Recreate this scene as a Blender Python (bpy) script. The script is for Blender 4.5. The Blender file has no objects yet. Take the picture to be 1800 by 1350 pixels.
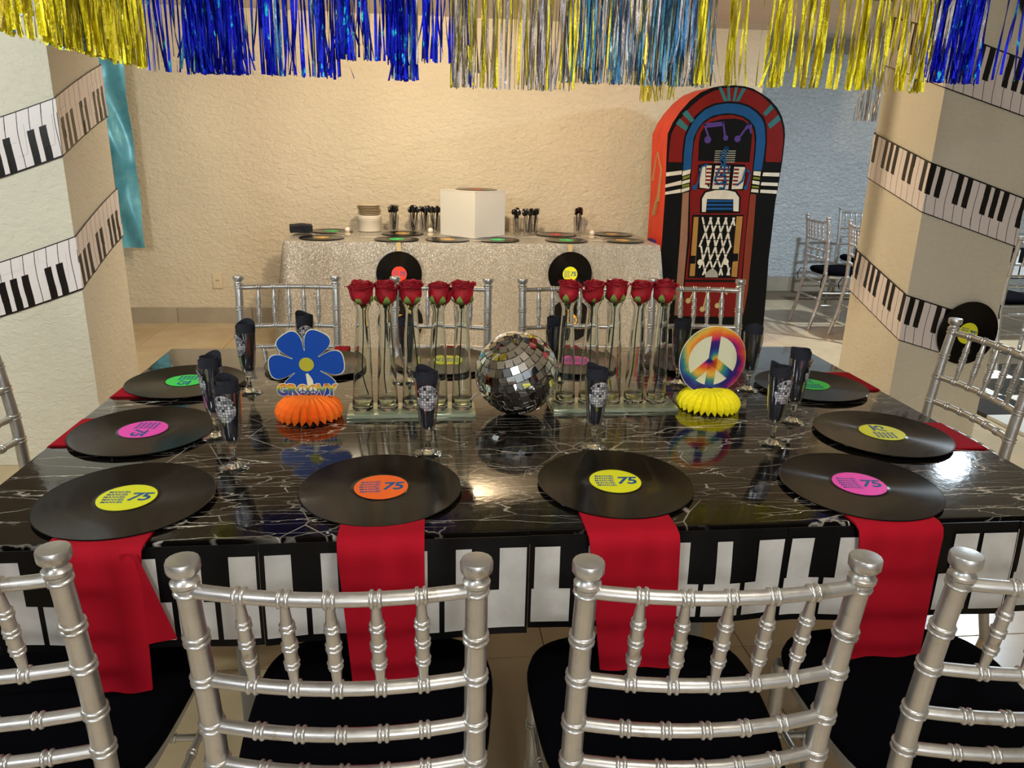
import bpy, bmesh, math, random
from mathutils import Vector, Matrix, Euler
PI = math.pi
R = math.radians
random.seed(7)
C = bpy.context.scene.collection
scene = bpy.context.scene

# ------------------------------------------------------------------ camera
CAMZ = 1.3721
def cam_axes(yaw, pitch, roll):
    cy, sy = math.cos(yaw), math.sin(yaw)
    f = Vector((sy, cy, 0)); r = Vector((cy, -sy, 0)); u = Vector((0, 0, 1))
    cp, sp = math.cos(pitch), math.sin(pitch)
    f2 = cp * f - sp * u; u2 = sp * f + cp * u
    cr, sr = math.cos(roll), math.sin(roll)
    return cr * r + sr * u2, -sr * r + cr * u2, f2
ax, au, af = cam_axes(R(6.3496), R(17.4301), R(1.4347))
camd = bpy.data.cameras.new('camera'); cam = bpy.data.objects.new('camera', camd); C.objects.link(cam)
m3 = Matrix((ax, au, -af)).transposed()
cam.matrix_world = Matrix.Translation((0, 0, CAMZ)) @ m3.to_4x4()
camd.sensor_width = 36; camd.lens = 1330.24 / 1800 * 36; camd.clip_start = 0.05
scene.camera = cam

# ------------------------------------------------------------------ world, lights, exposure
w = bpy.data.worlds.new('world'); scene.world = w; w.use_nodes = True
w.node_tree.nodes['Background'].inputs[0].default_value = (0.9, 0.92, 1.0, 1)
w.node_tree.nodes['Background'].inputs[1].default_value = 0.2
vs = scene.view_settings
vs.view_transform = 'Standard'; vs.look = 'None'; vs.gamma = 1; vs.use_curve_mapping = False
vs.exposure = -0.02
scene.cycles.max_bounces = 14; scene.cycles.transmission_bounces = 12; scene.cycles.transparent_max_bounces = 16
scene.cycles.glossy_bounces = 5; scene.cycles.diffuse_bounces = 4
scene.cycles.caustics_reflective = False; scene.cycles.caustics_refractive = False
scene.cycles.sample_clamp_indirect = 6
def area(name, loc, target, size, power, col, sizey=None, spread=None):
    d = bpy.data.lights.new(name, 'AREA'); d.energy = power; d.color = col
    if sizey: d.shape = 'RECTANGLE'; d.size = size; d.size_y = sizey
    else: d.shape = 'DISK'; d.size = size
    if spread: d.spread = R(spread)
    o = bpy.data.objects.new(name, d); C.objects.link(o); o.location = loc
    o.rotation_euler = (Vector(target) - Vector(loc)).to_track_quat('-Z', 'Y').to_euler()
    return o
WARM = (1.0, 0.77, 0.49); COOL = (0.80, 0.90, 1.0)
area('ceiling_light_back', (0.15, 3.5, 2.21), (1.3, 5.9, 0.75), 0.14, 50, WARM)
area('ceiling_light_back', (-0.55, 4.3, 2.21), (-1.1, 5.6, 0.5), 0.25, 21, (1.0, 0.87, 0.70))
area('ceiling_light_table', (0.5, 0.4, 2.21), (0.4, 1.6, 0.7), 0.35, 17, (1.0, 0.90, 0.76))
area('ceiling_light_left', (-2.4, 1.2, 2.21), (-1.6, 3.2, 1.0), 0.4, 56, (0.90, 0.98, 0.94))
area('ceiling_light_left_front', (-1.3, -0.9, 2.21), (-0.6, 1.2, 0.6), 0.5, 24, (0.86, 0.92, 1.0))
area('ceiling_light_side_room', (4.0, 4.55, 2.21), (4.0, 4.9, 0.0), 0.13, 90, (0.74, 0.88, 1.0))
area('rear_wall_fill', (1.8, -1.6, 2.0), (1.8, -4.2, 1.9), 0.9, 55, (0.86, 0.93, 1.0))  # added fill behind the camera, brightens the rear wall for mirror ball reflections
area('rear_wall_fill', (-1.8, -1.8, 2.0), (-1.8, -4.2, 1.9), 0.9, 34, (0.92, 0.95, 1.0))  # second added fill for the unseen rear wall, left half
area('rear_ceiling_fill', (0.3, -2.6, 1.3), (0.3, -1.6, 2.25), 0.5, 50, (0.96, 0.95, 0.93))  # added fill aimed up, lifts the ceiling for reflections and soft ambient

# ------------------------------------------------------------------ materials
def lin(c):
    return tuple(((v / 12.92) if v <= 0.04045 else ((v + 0.055) / 1.055) ** 2.4) for v in c)
def rgb(r, g, b): return lin((r / 255, g / 255, b / 255)) + (1,)
class N:
    """tiny node helper"""
    def __init__(s, name):
        s.m = bpy.data.materials.new(name); s.m.use_nodes = True
        s.t = s.m.node_tree; s.b = s.t.nodes['Principled BSDF']; s.out = s.t.nodes['Material Output']
    def n(s, typ, **k):
        x = s.t.nodes.new(typ)
        for a, v in k.items():
            if a.startswith('i_'):
                key = a[2:]
                key = int(key) if key.isdigit() else key.replace('_', ' ')
                x.inputs[key].default_value = v
            else: setattr(x, a, v)
        return x
    def l(s, a, ao, b, bi): s.t.links.new(a.outputs[ao], b.inputs[bi])
    def math(s, op, a, b=None, c=None):
        x = s.t.nodes.new('ShaderNodeMath'); x.operation = op
        for i, v in enumerate((a, b, c)):
            if v is None: continue
            if isinstance(v, (int, float)): x.inputs[i].default_value = v
            else: s.t.links.new(v, x.inputs[i])
        return x.outputs[0]
    def set(s, **k):
        for a, v in k.items(): s.b.inputs[a.replace('_', ' ')].default_value = v
        return s
    def coords(s, scale=(1, 1, 1), kind='Object', rot=(0, 0, 0)):
        tc = s.n('ShaderNodeTexCoord'); mp = s.n('ShaderNodeMapping')
        mp.inputs['Scale'].default_value = scale; mp.inputs['Rotation'].default_value = rot
        s.l(tc, kind, mp, 0); return mp.outputs[0]
    def bump(s, height, strength=0.3, dist=0.01):
        b = s.n('ShaderNodeBump'); b.inputs['Strength'].default_value = strength; b.inputs['Distance'].default_value = dist
        s.t.links.new(height, b.inputs['Height']); s.t.links.new(b.outputs[0], s.b.inputs['Normal'])
    def noise(s, vec, scale, detail=4, rough=0.55, dist=0.0):
        x = s.n('ShaderNodeTexNoise'); x.inputs['Scale'].default_value = scale; x.inputs['Detail'].default_value = detail
        x.inputs['Roughness'].default_value = rough; x.inputs['Distortion'].default_value = dist
        if vec is not None: s.t.links.new(vec, x.inputs['Vector'])
        return x
    def ramp(s, fac, stops):
        r = s.n('ShaderNodeValToRGB'); e = r.color_ramp.elements
        while len(e) < len(stops): e.new(0.5)
        for i, (p, c) in enumerate(stops): e[i].position = p; e[i].color = c
        s.t.links.new(fac, r.inputs[0]); return r.outputs[0]
    def base(s, sock): s.t.links.new(sock, s.b.inputs['Base Color'])
def simple(name, col, rough=0.5, metal=0.0, **k):
    x = N(name).set(Base_Color=col, Roughness=rough, Metallic=metal)
    for a, v in k.items(): x.b.inputs[a.replace('_', ' ')].default_value = v
    return x.m
def stucco(name, col, scale=1.0, strength=0.55, dist=0.014):
    x = N(name).set(Roughness=0.75)
    v = x.coords((1.0, 1.0, 1.5))
    n1 = x.noise(v, 26 * scale, 6, 0.6, 0.6); n2 = x.noise(v, 7 * scale, 3, 0.5)
    n3 = x.noise(x.coords(), 1.3, 3)
    h = x.math('ADD', n1.outputs[0], x.math('MULTIPLY', n2.outputs[0], 0.8))
    x.bump(h, strength, dist)
    c2 = tuple(c * 0.90 for c in col[:3]) + (1,)
    x.base(x.ramp(n3.outputs[0], [(0.3, c2), (0.7, col)]))
    return x.m
M = {}
M['wall'] = stucco('cream_stucco', rgb(230, 218, 194), 1.0, 1.0)
M['wall_cool'] = stucco('pale_stucco', rgb(222, 230, 234), 1.0, 1.0, 0.035)
M['pillar'] = stucco('pillar_stucco', rgb(226, 220, 202), 1.2, 0.8, 0.009)
x = N('ceiling_paint').set(Roughness=0.8)
v = x.coords((0.6, 30, 1)); n = x.noise(v, 2.0, 3)
x.base(x.ramp(n.outputs[0], [(0.3, rgb(214, 208, 198)), (0.7, rgb(228, 222, 214))])); x.bump(n.outputs[0], 0.15, 0.01); M['ceiling'] = x.m
x = N('floor_tile').set(Roughness=0.26); x.b.inputs['Specular IOR Level'].default_value = 0.45
n = x.noise(x.coords((1, 1, 1)), 2.2, 5, 0.6, 0.8)
x.base(x.ramp(n.outputs[0], [(0.3, rgb(192, 170, 134)), (0.7, rgb(214, 193, 156))])); M['tile'] = x.m
M['grout'] = simple('grout', rgb(120, 105, 84), 0.9)
x = N('skirting_tile').set(Roughness=0.3)
n = x.noise(x.coords(), 3, 4); x.base(x.ramp(n.outputs[0], [(0.3, rgb(158, 148, 132)), (0.7, rgb(178, 168, 150))])); M['skirting'] = x.m
# black marble vinyl
x = N('black_marble_vinyl').set(Roughness=0.08); x.b.inputs['Specular IOR Level'].default_value = 0.55; x.b.inputs['Coat Weight'].default_value = 0.25; x.b.inputs['Coat Roughness'].default_value = 0.04
v0 = x.coords((1.6, 11.0, 1), rot=(0, 0, R(3)))
dn = x.noise(x.coords((2, 5, 1)), 2.4, 5, 0.6)
mixv = x.n('ShaderNodeMix'); mixv.data_type = 'VECTOR'; mixv.inputs['Factor'].default_value = 0.28
x.t.links.new(v0, mixv.inputs[4]); x.t.links.new(dn.outputs[1], mixv.inputs[5])
def vein(vec, scale, width):
    vo = x.n('ShaderNodeTexVoronoi'); vo.feature = 'DISTANCE_TO_EDGE'; vo.inputs['Scale'].default_value = scale
    x.t.links.new(vec, vo.inputs['Vector'])
    mr = x.n('ShaderNodeMapRange'); mr.inputs[1].default_value = 0; mr.inputs[2].default_value = width; mr.inputs[3].default_value = 1; mr.inputs[4].default_value = 0
    x.t.links.new(vo.outputs['Distance'], mr.inputs[0]); return mr.outputs[0]
va = vein(mixv.outputs[1], 2.3, 0.016)
v1 = x.coords((2.4, 15.0, 1), rot=(0, 0, R(-7)))
mixw = x.n('ShaderNodeMix'); mixw.data_type = 'VECTOR'; mixw.inputs['Factor'].default_value = 0.34
x.t.links.new(v1, mixw.inputs[4]); x.t.links.new(dn.outputs[1], mixw.inputs[5])
vb = vein(mixw.outputs[1], 3.4, 0.014)
v2 = x.coords((5.5, 5.0, 1), rot=(0, 0, R(35)))
vc = vein(v2, 1.3, 0.010)
msk = x.noise(x.coords(), 3.1, 3); ms = x.ramp(msk.outputs[0], [(0.44, (0, 0, 0, 1)), (0.62, (1, 1, 1, 1))])
msk2 = x.noise(x.coords((1, 1, 1), rot=(1, 0, 0)), 4.7, 3); ms2 = x.ramp(msk2.outputs[0], [(0.50, (0, 0, 0, 1)), (0.66, (1, 1, 1, 1))])
msk3 = x.noise(x.coords((1, 1, 1), rot=(0, 2, 0)), 4.1, 3); ms3 = x.ramp(msk3.outputs[0], [(0.42, (0.04, 0.04, 0.04, 1)), (0.60, (1, 1, 1, 1))])
tot = x.math('MAXIMUM', x.math('MULTIPLY', va, ms3), x.math('MAXIMUM', x.math('MULTIPLY', vb, ms), x.math('MULTIPLY', vc, x.math('MULTIPLY', ms2, 0.6))))
tot = x.math('MULTIPLY', tot, 1.0)
cm = x.n('ShaderNodeMix'); cm.data_type = 'RGBA'
x.t.links.new(tot, cm.inputs[0]); cm.inputs[6].default_value = rgb(17, 14, 12); cm.inputs[7].default_value = rgb(225, 218, 205)
x.t.links.new(cm.outputs[2], x.b.inputs['Base Color'])
bn = x.noise(x.coords(), 60, 3); bn2 = x.noise(x.coords(), 9, 2)
x.bump(x.math('ADD', bn.outputs[0], bn2.outputs[0]), 0.06, 0.004); M['marble'] = x.m
M['black_vinyl'] = simple('black_vinyl', rgb(8, 8, 10), 0.4, Specular_IOR_Level=0.2)
x = N('white_paper').set(Roughness=0.55); n = x.noise(x.coords(), 14, 4)
x.base(x.ramp(n.outputs[0], [(0.3, rgb(180, 179, 175)), (0.7, rgb(202, 202, 199))])); x.bump(n.outputs[0], 0.2, 0.01); M['white_key'] = x.m
# chair silver paint, scuffed
x = N('silver_paint').set(Metallic=0.8)
n = x.noise(x.coords(), 22, 6, 0.65); n2 = x.noise(x.coords(), 90, 3)
x.base(x.ramp(n.outputs[0], [(0.28, rgb(150, 138, 118)), (0.40, rgb(196, 195, 192)), (0.8, rgb(210, 210, 209))]))
x.t.links.new(x.ramp(n2.outputs[0], [(0.3, (0.28, 0.28, 0.28, 1)), (0.7, (0.42, 0.42, 0.42, 1))]), x.b.inputs['Roughness'])
x.bump(n2.outputs[0], 0.08, 0.002); M['silver'] = x.m
x = N('black_seat_cloth').set(Base_Color=rgb(4, 4, 8), Roughness=0.95); x.b.inputs['Specular IOR Level'].default_value = 0.04
n = x.noise(x.coords(), 300, 2); x.bump(n.outputs[0], 0.1, 0.001); M['seat'] = x.m
x = N('red_napkin').set(Base_Color=rgb(164, 8, 32), Roughness=0.85); x.b.inputs['Specular IOR Level'].default_value = 0.2
n = x.noise(x.coords(), 500, 2); x.bump(n.outputs[0], 0.15, 0.0005); M['red'] = x.m
# vinyl record
x = N('record_vinyl').set(Base_Color=rgb(7, 6, 6), Roughness=0.23, Anisotropic=0.95)
x.b.inputs['Anisotropic Rotation'].default_value = 0.25
x.b.inputs['Specular IOR Level'].default_value = 0.22; x.b.inputs['Coat Weight'].default_value = 0.12; x.b.inputs['Coat Roughness'].default_value = 0.06
tg = x.n('ShaderNodeTangent'); tg.direction_type = 'RADIAL'; tg.axis = 'Z'; x.l(tg, 0, x.b, 'Tangent')
tc = x.n('ShaderNodeTexCoord'); sp = x.n('ShaderNodeSeparateXYZ'); x.l(tc, 'Object', sp, 0)
rr = x.math('SQRT', x.math('ADD', x.math('POWER', sp.outputs[0], 2.0), x.math('POWER', sp.outputs[1], 2.0)))
g = x.n('ShaderNodeTexNoise'); g.noise_dimensions = '1D'; g.inputs['Scale'].default_value = 260; g.inputs['Detail'].default_value = 3
x.t.links.new(rr, g.inputs['W']); x.bump(g.outputs[0], 0.04, 0.001); M['vinyl'] = x.m
def neon(n, c): return simple(n, c, 0.45)
M['lab_yellow'] = neon('yellow_label', rgb(236, 240, 40)); M['lab_orange'] = neon('orange_label', rgb(255, 112, 40))
M['lab_pink'] = neon('pink_label', rgb(252, 78, 196)); M['lab_green'] = neon('green_label', rgb(60, 235, 96))
M['lab_red'] = neon('red_label', rgb(250, 72, 48)); M['lab_amber'] = neon('amber_label', rgb(245, 190, 70))
M['ink'] = simple('blue_ink', rgb(24, 88, 150), 0.5)
# glass
x = N('clear_glass').set(Base_Color=(0.96, 1, 0.97, 1), Roughness=0.0, IOR=1.45); x.b.inputs['Transmission Weight'].default_value = 1.0; M['glass'] = x.m
x = N('green_glass').set(Base_Color=(0.72, 0.86, 0.76, 1), Roughness=0.02, IOR=1.48); x.b.inputs['Transmission Weight'].default_value = 1.0; M['glass_green'] = x.m
x.b.inputs['Base Color'].default_value = rgb(196, 208, 180); x.b.inputs['Transmission Weight'].default_value = 0.3; x.b.inputs['Metallic'].default_value = 0.45; x.b.inputs['Roughness'].default_value = 0.08; x.b.inputs['Specular IOR Level'].default_value = 0.8
def thin_glass(name, tint, gl=0.16):
    x = N(name); tr = x.n('ShaderNodeBsdfTransparent'); tr.inputs[0].default_value = tint
    gs = x.n('ShaderNodeBsdfGlossy'); gs.inputs['Roughness'].default_value = 0.04
    lw = x.n('ShaderNodeLayerWeight'); lw.inputs[0].default_value = 0.35
    f = x.math('ADD', x.math('MULTIPLY', x.math('POWER', lw.outputs['Facing'], 1.6), 0.9), gl * 0.6)
    mx = x.n('ShaderNodeMixShader'); x.t.links.new(f, mx.inputs[0]); x.l(tr, 0, mx, 1); x.l(gs, 0, mx, 2); x.l(mx, 0, x.out, 0)
    return x.m
M['plastic'] = thin_glass('clear_plastic', (0.97, 0.97, 0.98, 1))
M['black_cloth'] = simple('black_napkin_cloth', rgb(22, 26, 38), 0.85)
# disco ball print
x = N('printed_mirror_ball').set(Roughness=0.35, Metallic=0.3)
uv = x.coords((9, 10, 1), 'UV'); fl = x.n('ShaderNodeVectorMath'); fl.operation = 'FLOOR'; x.t.links.new(uv, fl.inputs[0])
wn = x.n('ShaderNodeTexWhiteNoise'); wn.noise_dimensions = '2D'; x.l(fl, 0, wn, 'Vector')
fr = x.n('ShaderNodeVectorMath'); fr.operation = 'FRACTION'; x.t.links.new(uv, fr.inputs[0]); sp = x.n('ShaderNodeSeparateXYZ'); x.l(fr, 0, sp, 0)
ln = x.math('MULTIPLY', x.math('GREATER_THAN', sp.outputs[0], 0.14), x.math('GREATER_THAN', sp.outputs[1], 0.14))
cr = x.ramp(wn.outputs[0], [(0.0, rgb(20, 20, 24)), (0.3, rgb(150, 152, 160)), (0.7, rgb(215, 216, 220)), (1.0, rgb(235, 235, 238))])
cm = x.n('ShaderNodeMix'); cm.data_type = 'RGBA'; x.t.links.new(ln, cm.inputs[0]); cm.inputs[6].default_value = rgb(16, 16, 20); x.t.links.new(cr, cm.inputs[7])
x.t.links.new(cm.outputs[2], x.b.inputs['Base Color']); M['ballprint'] = x.m
M['mirror'] = simple('mirror_tile', (0.93, 0.94, 0.95, 1), 0.03, 1.0)
M['mirror_grout'] = simple('mirror_ball_grout', rgb(70, 66, 58), 0.7)
# piano ribbon print (uv: u in key widths, v 0 bottom .. 1 top)
x = N('piano_key_print').set(Roughness=0.3)
tc = x.n('ShaderNodeTexCoord'); sp = x.n('ShaderNodeSeparateXYZ'); x.l(tc, 'UV', sp, 0)
U, V = sp.outputs[0], sp.outputs[1]
Us = x.math('ADD', U, x.math('MULTIPLY', x.math('SINE', x.math('MULTIPLY', V, 4.5)), 0.10))
fu = x.math('FRACT', Us)
line = x.math('LESS_THAN', fu, 0.06)
sh = x.math('ADD', Us, 0.5); fs = x.math('FRACT', sh); idx = x.math('MODULO', x.math('FLOOR', sh), 7.0)
inb = x.math('LESS_THAN', x.math('ABSOLUTE', x.math('SUBTRACT', fs, 0.53)), 0.30)
skip = x.math('ADD', x.math('COMPARE', idx, 0.0, 0.3), x.math('COMPARE', idx, 3.0, 0.3))
bl = x.math('MULTIPLY', inb, x.math('SUBTRACT', 1.0, x.math('MINIMUM', skip, 1.0)))
bl = x.math('MULTIPLY', bl, x.math('GREATER_THAN', V, 0.38))
edge = x.math('ADD', x.math('LESS_THAN', V, 0.02), x.math('GREATER_THAN', V, 0.97))
bk = x.math('MINIMUM', x.math('ADD', x.math('ADD', line, bl), edge), 1.0)
cm = x.n('ShaderNodeMix'); cm.data_type = 'RGBA'; x.t.links.new(bk, cm.inputs[0]); cm.inputs[6].default_value = rgb(232, 224, 224); cm.inputs[7].default_value = rgb(22, 17, 16)
x.t.links.new(cm.outputs[2], x.b.inputs['Base Color']); M['piano'] = x.m
# fringe foils
def foil(name, c1, c2, c3, spark):
    x = N(name).set(Metallic=0.92, Roughness=0.26)
    at = x.n('ShaderNodeAttribute'); at.attribute_name = 'tone'
    v = x.coords((60, 60, 22)); n = x.noise(v, 1.0, 3, 0.7)
    base = x.ramp(at.outputs['Fac'], [(0.0, c1), (0.5, c2), (1.0, c3)])
    sk = x.ramp(n.outputs[0], [(0.60, (0, 0, 0, 1)), (0.68, (1, 1, 1, 1))])
    cm = x.n('ShaderNodeMix'); cm.data_type = 'RGBA'; x.t.links.new(sk, cm.inputs[0]); x.t.links.new(base, cm.inputs[6]); cm.inputs[7].default_value = spark
    x.t.links.new(cm.outputs[2], x.b.inputs['Base Color'])
    v2 = x.coords((150, 150, 60)); n2 = x.noise(v2, 1.0, 4, 0.7)
    x.bump(n2.outputs[0], 0.9, 0.004); return x.m
M['foil_gold'] = foil('gold_foil', rgb(214, 204, 30), rgb(244, 236, 60), rgb(222, 206, 70), rgb(255, 246, 150))
M['foil_blue'] = foil('blue_foil', rgb(12, 20, 140), rgb(30, 40, 235), rgb(40, 60, 200), rgb(50, 220, 240))
M['foil_teal'] = foil('teal_foil', rgb(60, 130, 165), rgb(90, 140, 200), rgb(110, 170, 180), rgb(190, 235, 235))
M['foil_silver'] = foil('silver_foil', rgb(150, 150, 165), rgb(205, 200, 205), rgb(180, 170, 150), rgb(255, 255, 255))
x = N('turquoise_foil').set(Metallic=0.12, Roughness=0.3)
n = x.noise(x.coords((1, 1, 0.8)), 7, 4, 0.6, 1.0)
x.base(x.ramp(n.outputs[0], [(0.3, rgb(78, 158, 186)), (0.7, rgb(120, 196, 216))])); x.bump(n.outputs[0], 0.25, 0.012); M['turq'] = x.m
# sequins
x = N('silver_sequin_cloth').set(Metallic=0.45)
vo = x.n('ShaderNodeTexVoronoi'); vo.inputs['Scale'].default_value = 230; x.t.links.new(x.coords(), vo.inputs['Vector'])
x.base(x.ramp(vo.outputs['Color'], [(0.1, rgb(156, 152, 142)), (0.8, rgb(204, 200, 192)), (1.0, rgb(245, 242, 235))]))
x.b.inputs['Roughness'].default_value = 0.36
gm = x.n('ShaderNodeNewGeometry'); sub = x.n('ShaderNodeVectorMath'); sub.operation = 'SUBTRACT'; x.l(vo, 'Color', sub, 0); sub.inputs[1].default_value = (0.5, 0.5, 0.5)
scl = x.n('ShaderNodeVectorMath'); scl.operation = 'SCALE'; x.l(sub, 0, scl, 0); scl.inputs['Scale'].default_value = 0.42
ad = x.n('ShaderNodeVectorMath'); ad.operation = 'ADD'; x.l(gm, 'Normal', ad, 0); x.l(scl, 0, ad, 1)
nm = x.n('ShaderNodeVectorMath'); nm.operation = 'NORMALIZE'; x.l(ad, 0, nm, 0); x.l(nm, 0, x.b, 'Normal'); M['sequin'] = x.m
# tie-dye and rainbow
x = N('tie_dye_print').set(Roughness=0.5)
tc = x.n('ShaderNodeTexCoord'); sp = x.n('ShaderNodeSeparateXYZ'); x.l(tc, 'Object', sp, 0)
n = x.noise(x.coords((1, 0.1, 1)), 30, 5, 0.6); n2 = x.noise(x.coords((1, 0.1, 1)), 9, 2)
rr = x.math('SQRT', x.math('ADD', x.math('POWER', sp.outputs[0], 2.0), x.math('POWER', sp.outputs[2], 2.0)))
an = x.math('ARCTAN2', sp.outputs[2], sp.outputs[0])
f = x.math('FRACT', x.math('ADD', x.math('MULTIPLY', rr, 11.0), x.math('ADD', x.math('MULTIPLY', an, 0.159), x.math('ADD', x.math('MULTIPLY', n.outputs[0], 0.35), x.math('MULTIPLY', n2.outputs[0], 0.5)))))
x.base(x.ramp(f, [(0.0, rgb(24, 26, 110)), (0.16, rgb(60, 20, 110)), (0.28, rgb(196, 40, 90)), (0.44, rgb(226, 96, 30)), (0.62, rgb(226, 176, 60)), (0.78, rgb(60, 140, 110)), (0.9, rgb(24, 70, 140)), (1.0, rgb(24, 26, 110))])); M['tiedye'] = x.m
x = N('rainbow_letter_print').set(Roughness=0.5)
tc = x.n('ShaderNodeTexCoord'); sp = x.n('ShaderNodeSeparateXYZ'); x.l(tc, 'Object', sp, 0)
f = x.math('ADD', x.math('MULTIPLY', sp.outputs[2], 1 / 0.030), 0.0)
x.base(x.ramp(f, [(0.05, rgb(70, 50, 130)), (0.28, rgb(40, 90, 150)), (0.48, rgb(110, 140, 40)), (0.62, rgb(210, 180, 40)), (0.95, rgb(205, 50, 30))])); M['rainbow'] = x.m
M['flower_blue'] = simple('blue_card', rgb(10, 70, 165), 0.3); M['cream_card'] = simple('cream_card', rgb(222, 222, 190), 0.5)
M['mustard'] = simple('mustard_card', rgb(178, 172, 40), 0.5)
M['tissue_orange'] = simple('orange_tissue', rgb(255, 120, 20), 0.8); M['tissue_yellow'] = simple('yellow_tissue', rgb(255, 240, 20), 0.8)
for k in ('tissue_orange', 'tissue_yellow'):
    b = M[k].node_tree.nodes['Principled BSDF']; b.inputs['Subsurface Weight'].default_value = 0.25; b.inputs['Subsurface Radius'].default_value = (0.01, 0.008, 0.002)
x = N('rose_petal').set(Roughness=0.6); n = x.noise(x.coords(), 40, 3)
x.base(x.ramp(n.outputs[0], [(0.3, rgb(116, 4, 18)), (0.7, rgb(186, 12, 34))])); x.b.inputs['Sheen Weight'].default_value = 0.3
x.b.inputs['Sheen Tint'].default_value = rgb(230, 60, 90); M['petal'] = x.m
M['leaf'] = simple('green_sepal', rgb(112, 138, 62), 0.6); M['stem'] = simple('dark_green_stem', rgb(52, 60, 34), 0.6)
# paints on the jukebox
def paint(name, c):
    x = N(name).set(Roughness=0.5); x.b.inputs['Specular IOR Level'].default_value = 0.2; n = x.noise(x.coords((1, 1, 0.5)), 12, 4)
    c2 = tuple(v * 0.8 for v in c[:3]) + (1,)
    x.base(x.ramp(n.outputs[0], [(0.3, c2), (0.65, c)])); return x.m
M['p_red_shaded'] = paint('shaded_red_paint', rgb(112, 17, 14)); M['p_side'] = paint('side_red_paint', rgb(226, 66, 40)); M['p_black'] = simple('black_paint', rgb(6, 6, 7), 0.5, Specular_IOR_Level=0.15); M['p_blue'] = paint('blue_paint', rgb(18, 74, 128))  # front red darkened to carry the front's shade in its colour
M['p_white'] = paint('white_paint', rgb(206, 202, 190)); M['p_teal'] = paint('teal_paint', rgb(48, 108, 116)); M['p_purple'] = paint('purple_paint', rgb(76, 56, 130))
M['p_tan'] = paint('tan_paint', rgb(160, 118, 60)); M['p_taupe'] = paint('taupe_paint', rgb(140, 104, 84)); M['p_green'] = paint('green_paint', rgb(110, 120, 40)); M['p_grey'] = paint('grey_paint', rgb(150, 150, 140)); M['p_note'] = paint('khaki_paint', rgb(178, 160, 110)); M['p_brown'] = paint('brown_paint', rgb(120, 52, 34))
M['white_card'] = simple('white_glitter_card', rgb(222, 220, 212), 0.45)
M['white_plastic'] = simple('white_plastic', rgb(232, 226, 214), 0.35); M['kraft'] = simple('kraft_paper', rgb(206, 192, 168), 0.8)
M['black_plastic'] = simple('black_plastic', rgb(14, 13, 13), 0.15)
M['grey_metal'] = simple('grey_table_leg', rgb(150, 152, 150), 0.4, 0.5)
M['tape'] = simple('masking_tape', rgb(196, 176, 130), 0.6)
x = N('brick_print').set(Roughness=0.6); bk = x.n('ShaderNodeTexBrick'); bk.inputs['Scale'].default_value = 9
bk.inputs['Color1'].default_value = rgb(170, 104, 78); bk.inputs['Color2'].default_value = rgb(120, 70, 54); bk.inputs['Mortar'].default_value = rgb(40, 34, 34)
x.t.links.new(x.coords((1, 1, 1), rot=(R(90), 0, 0)), bk.inputs['Vector']); x.base(bk.outputs[0]); M['brick'] = x.m
M['ply_white'] = simple('white_floor_panel', rgb(226, 222, 210), 0.3); M['ply_black'] = simple('black_floor_panel', rgb(26, 28, 28), 0.3)

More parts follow.
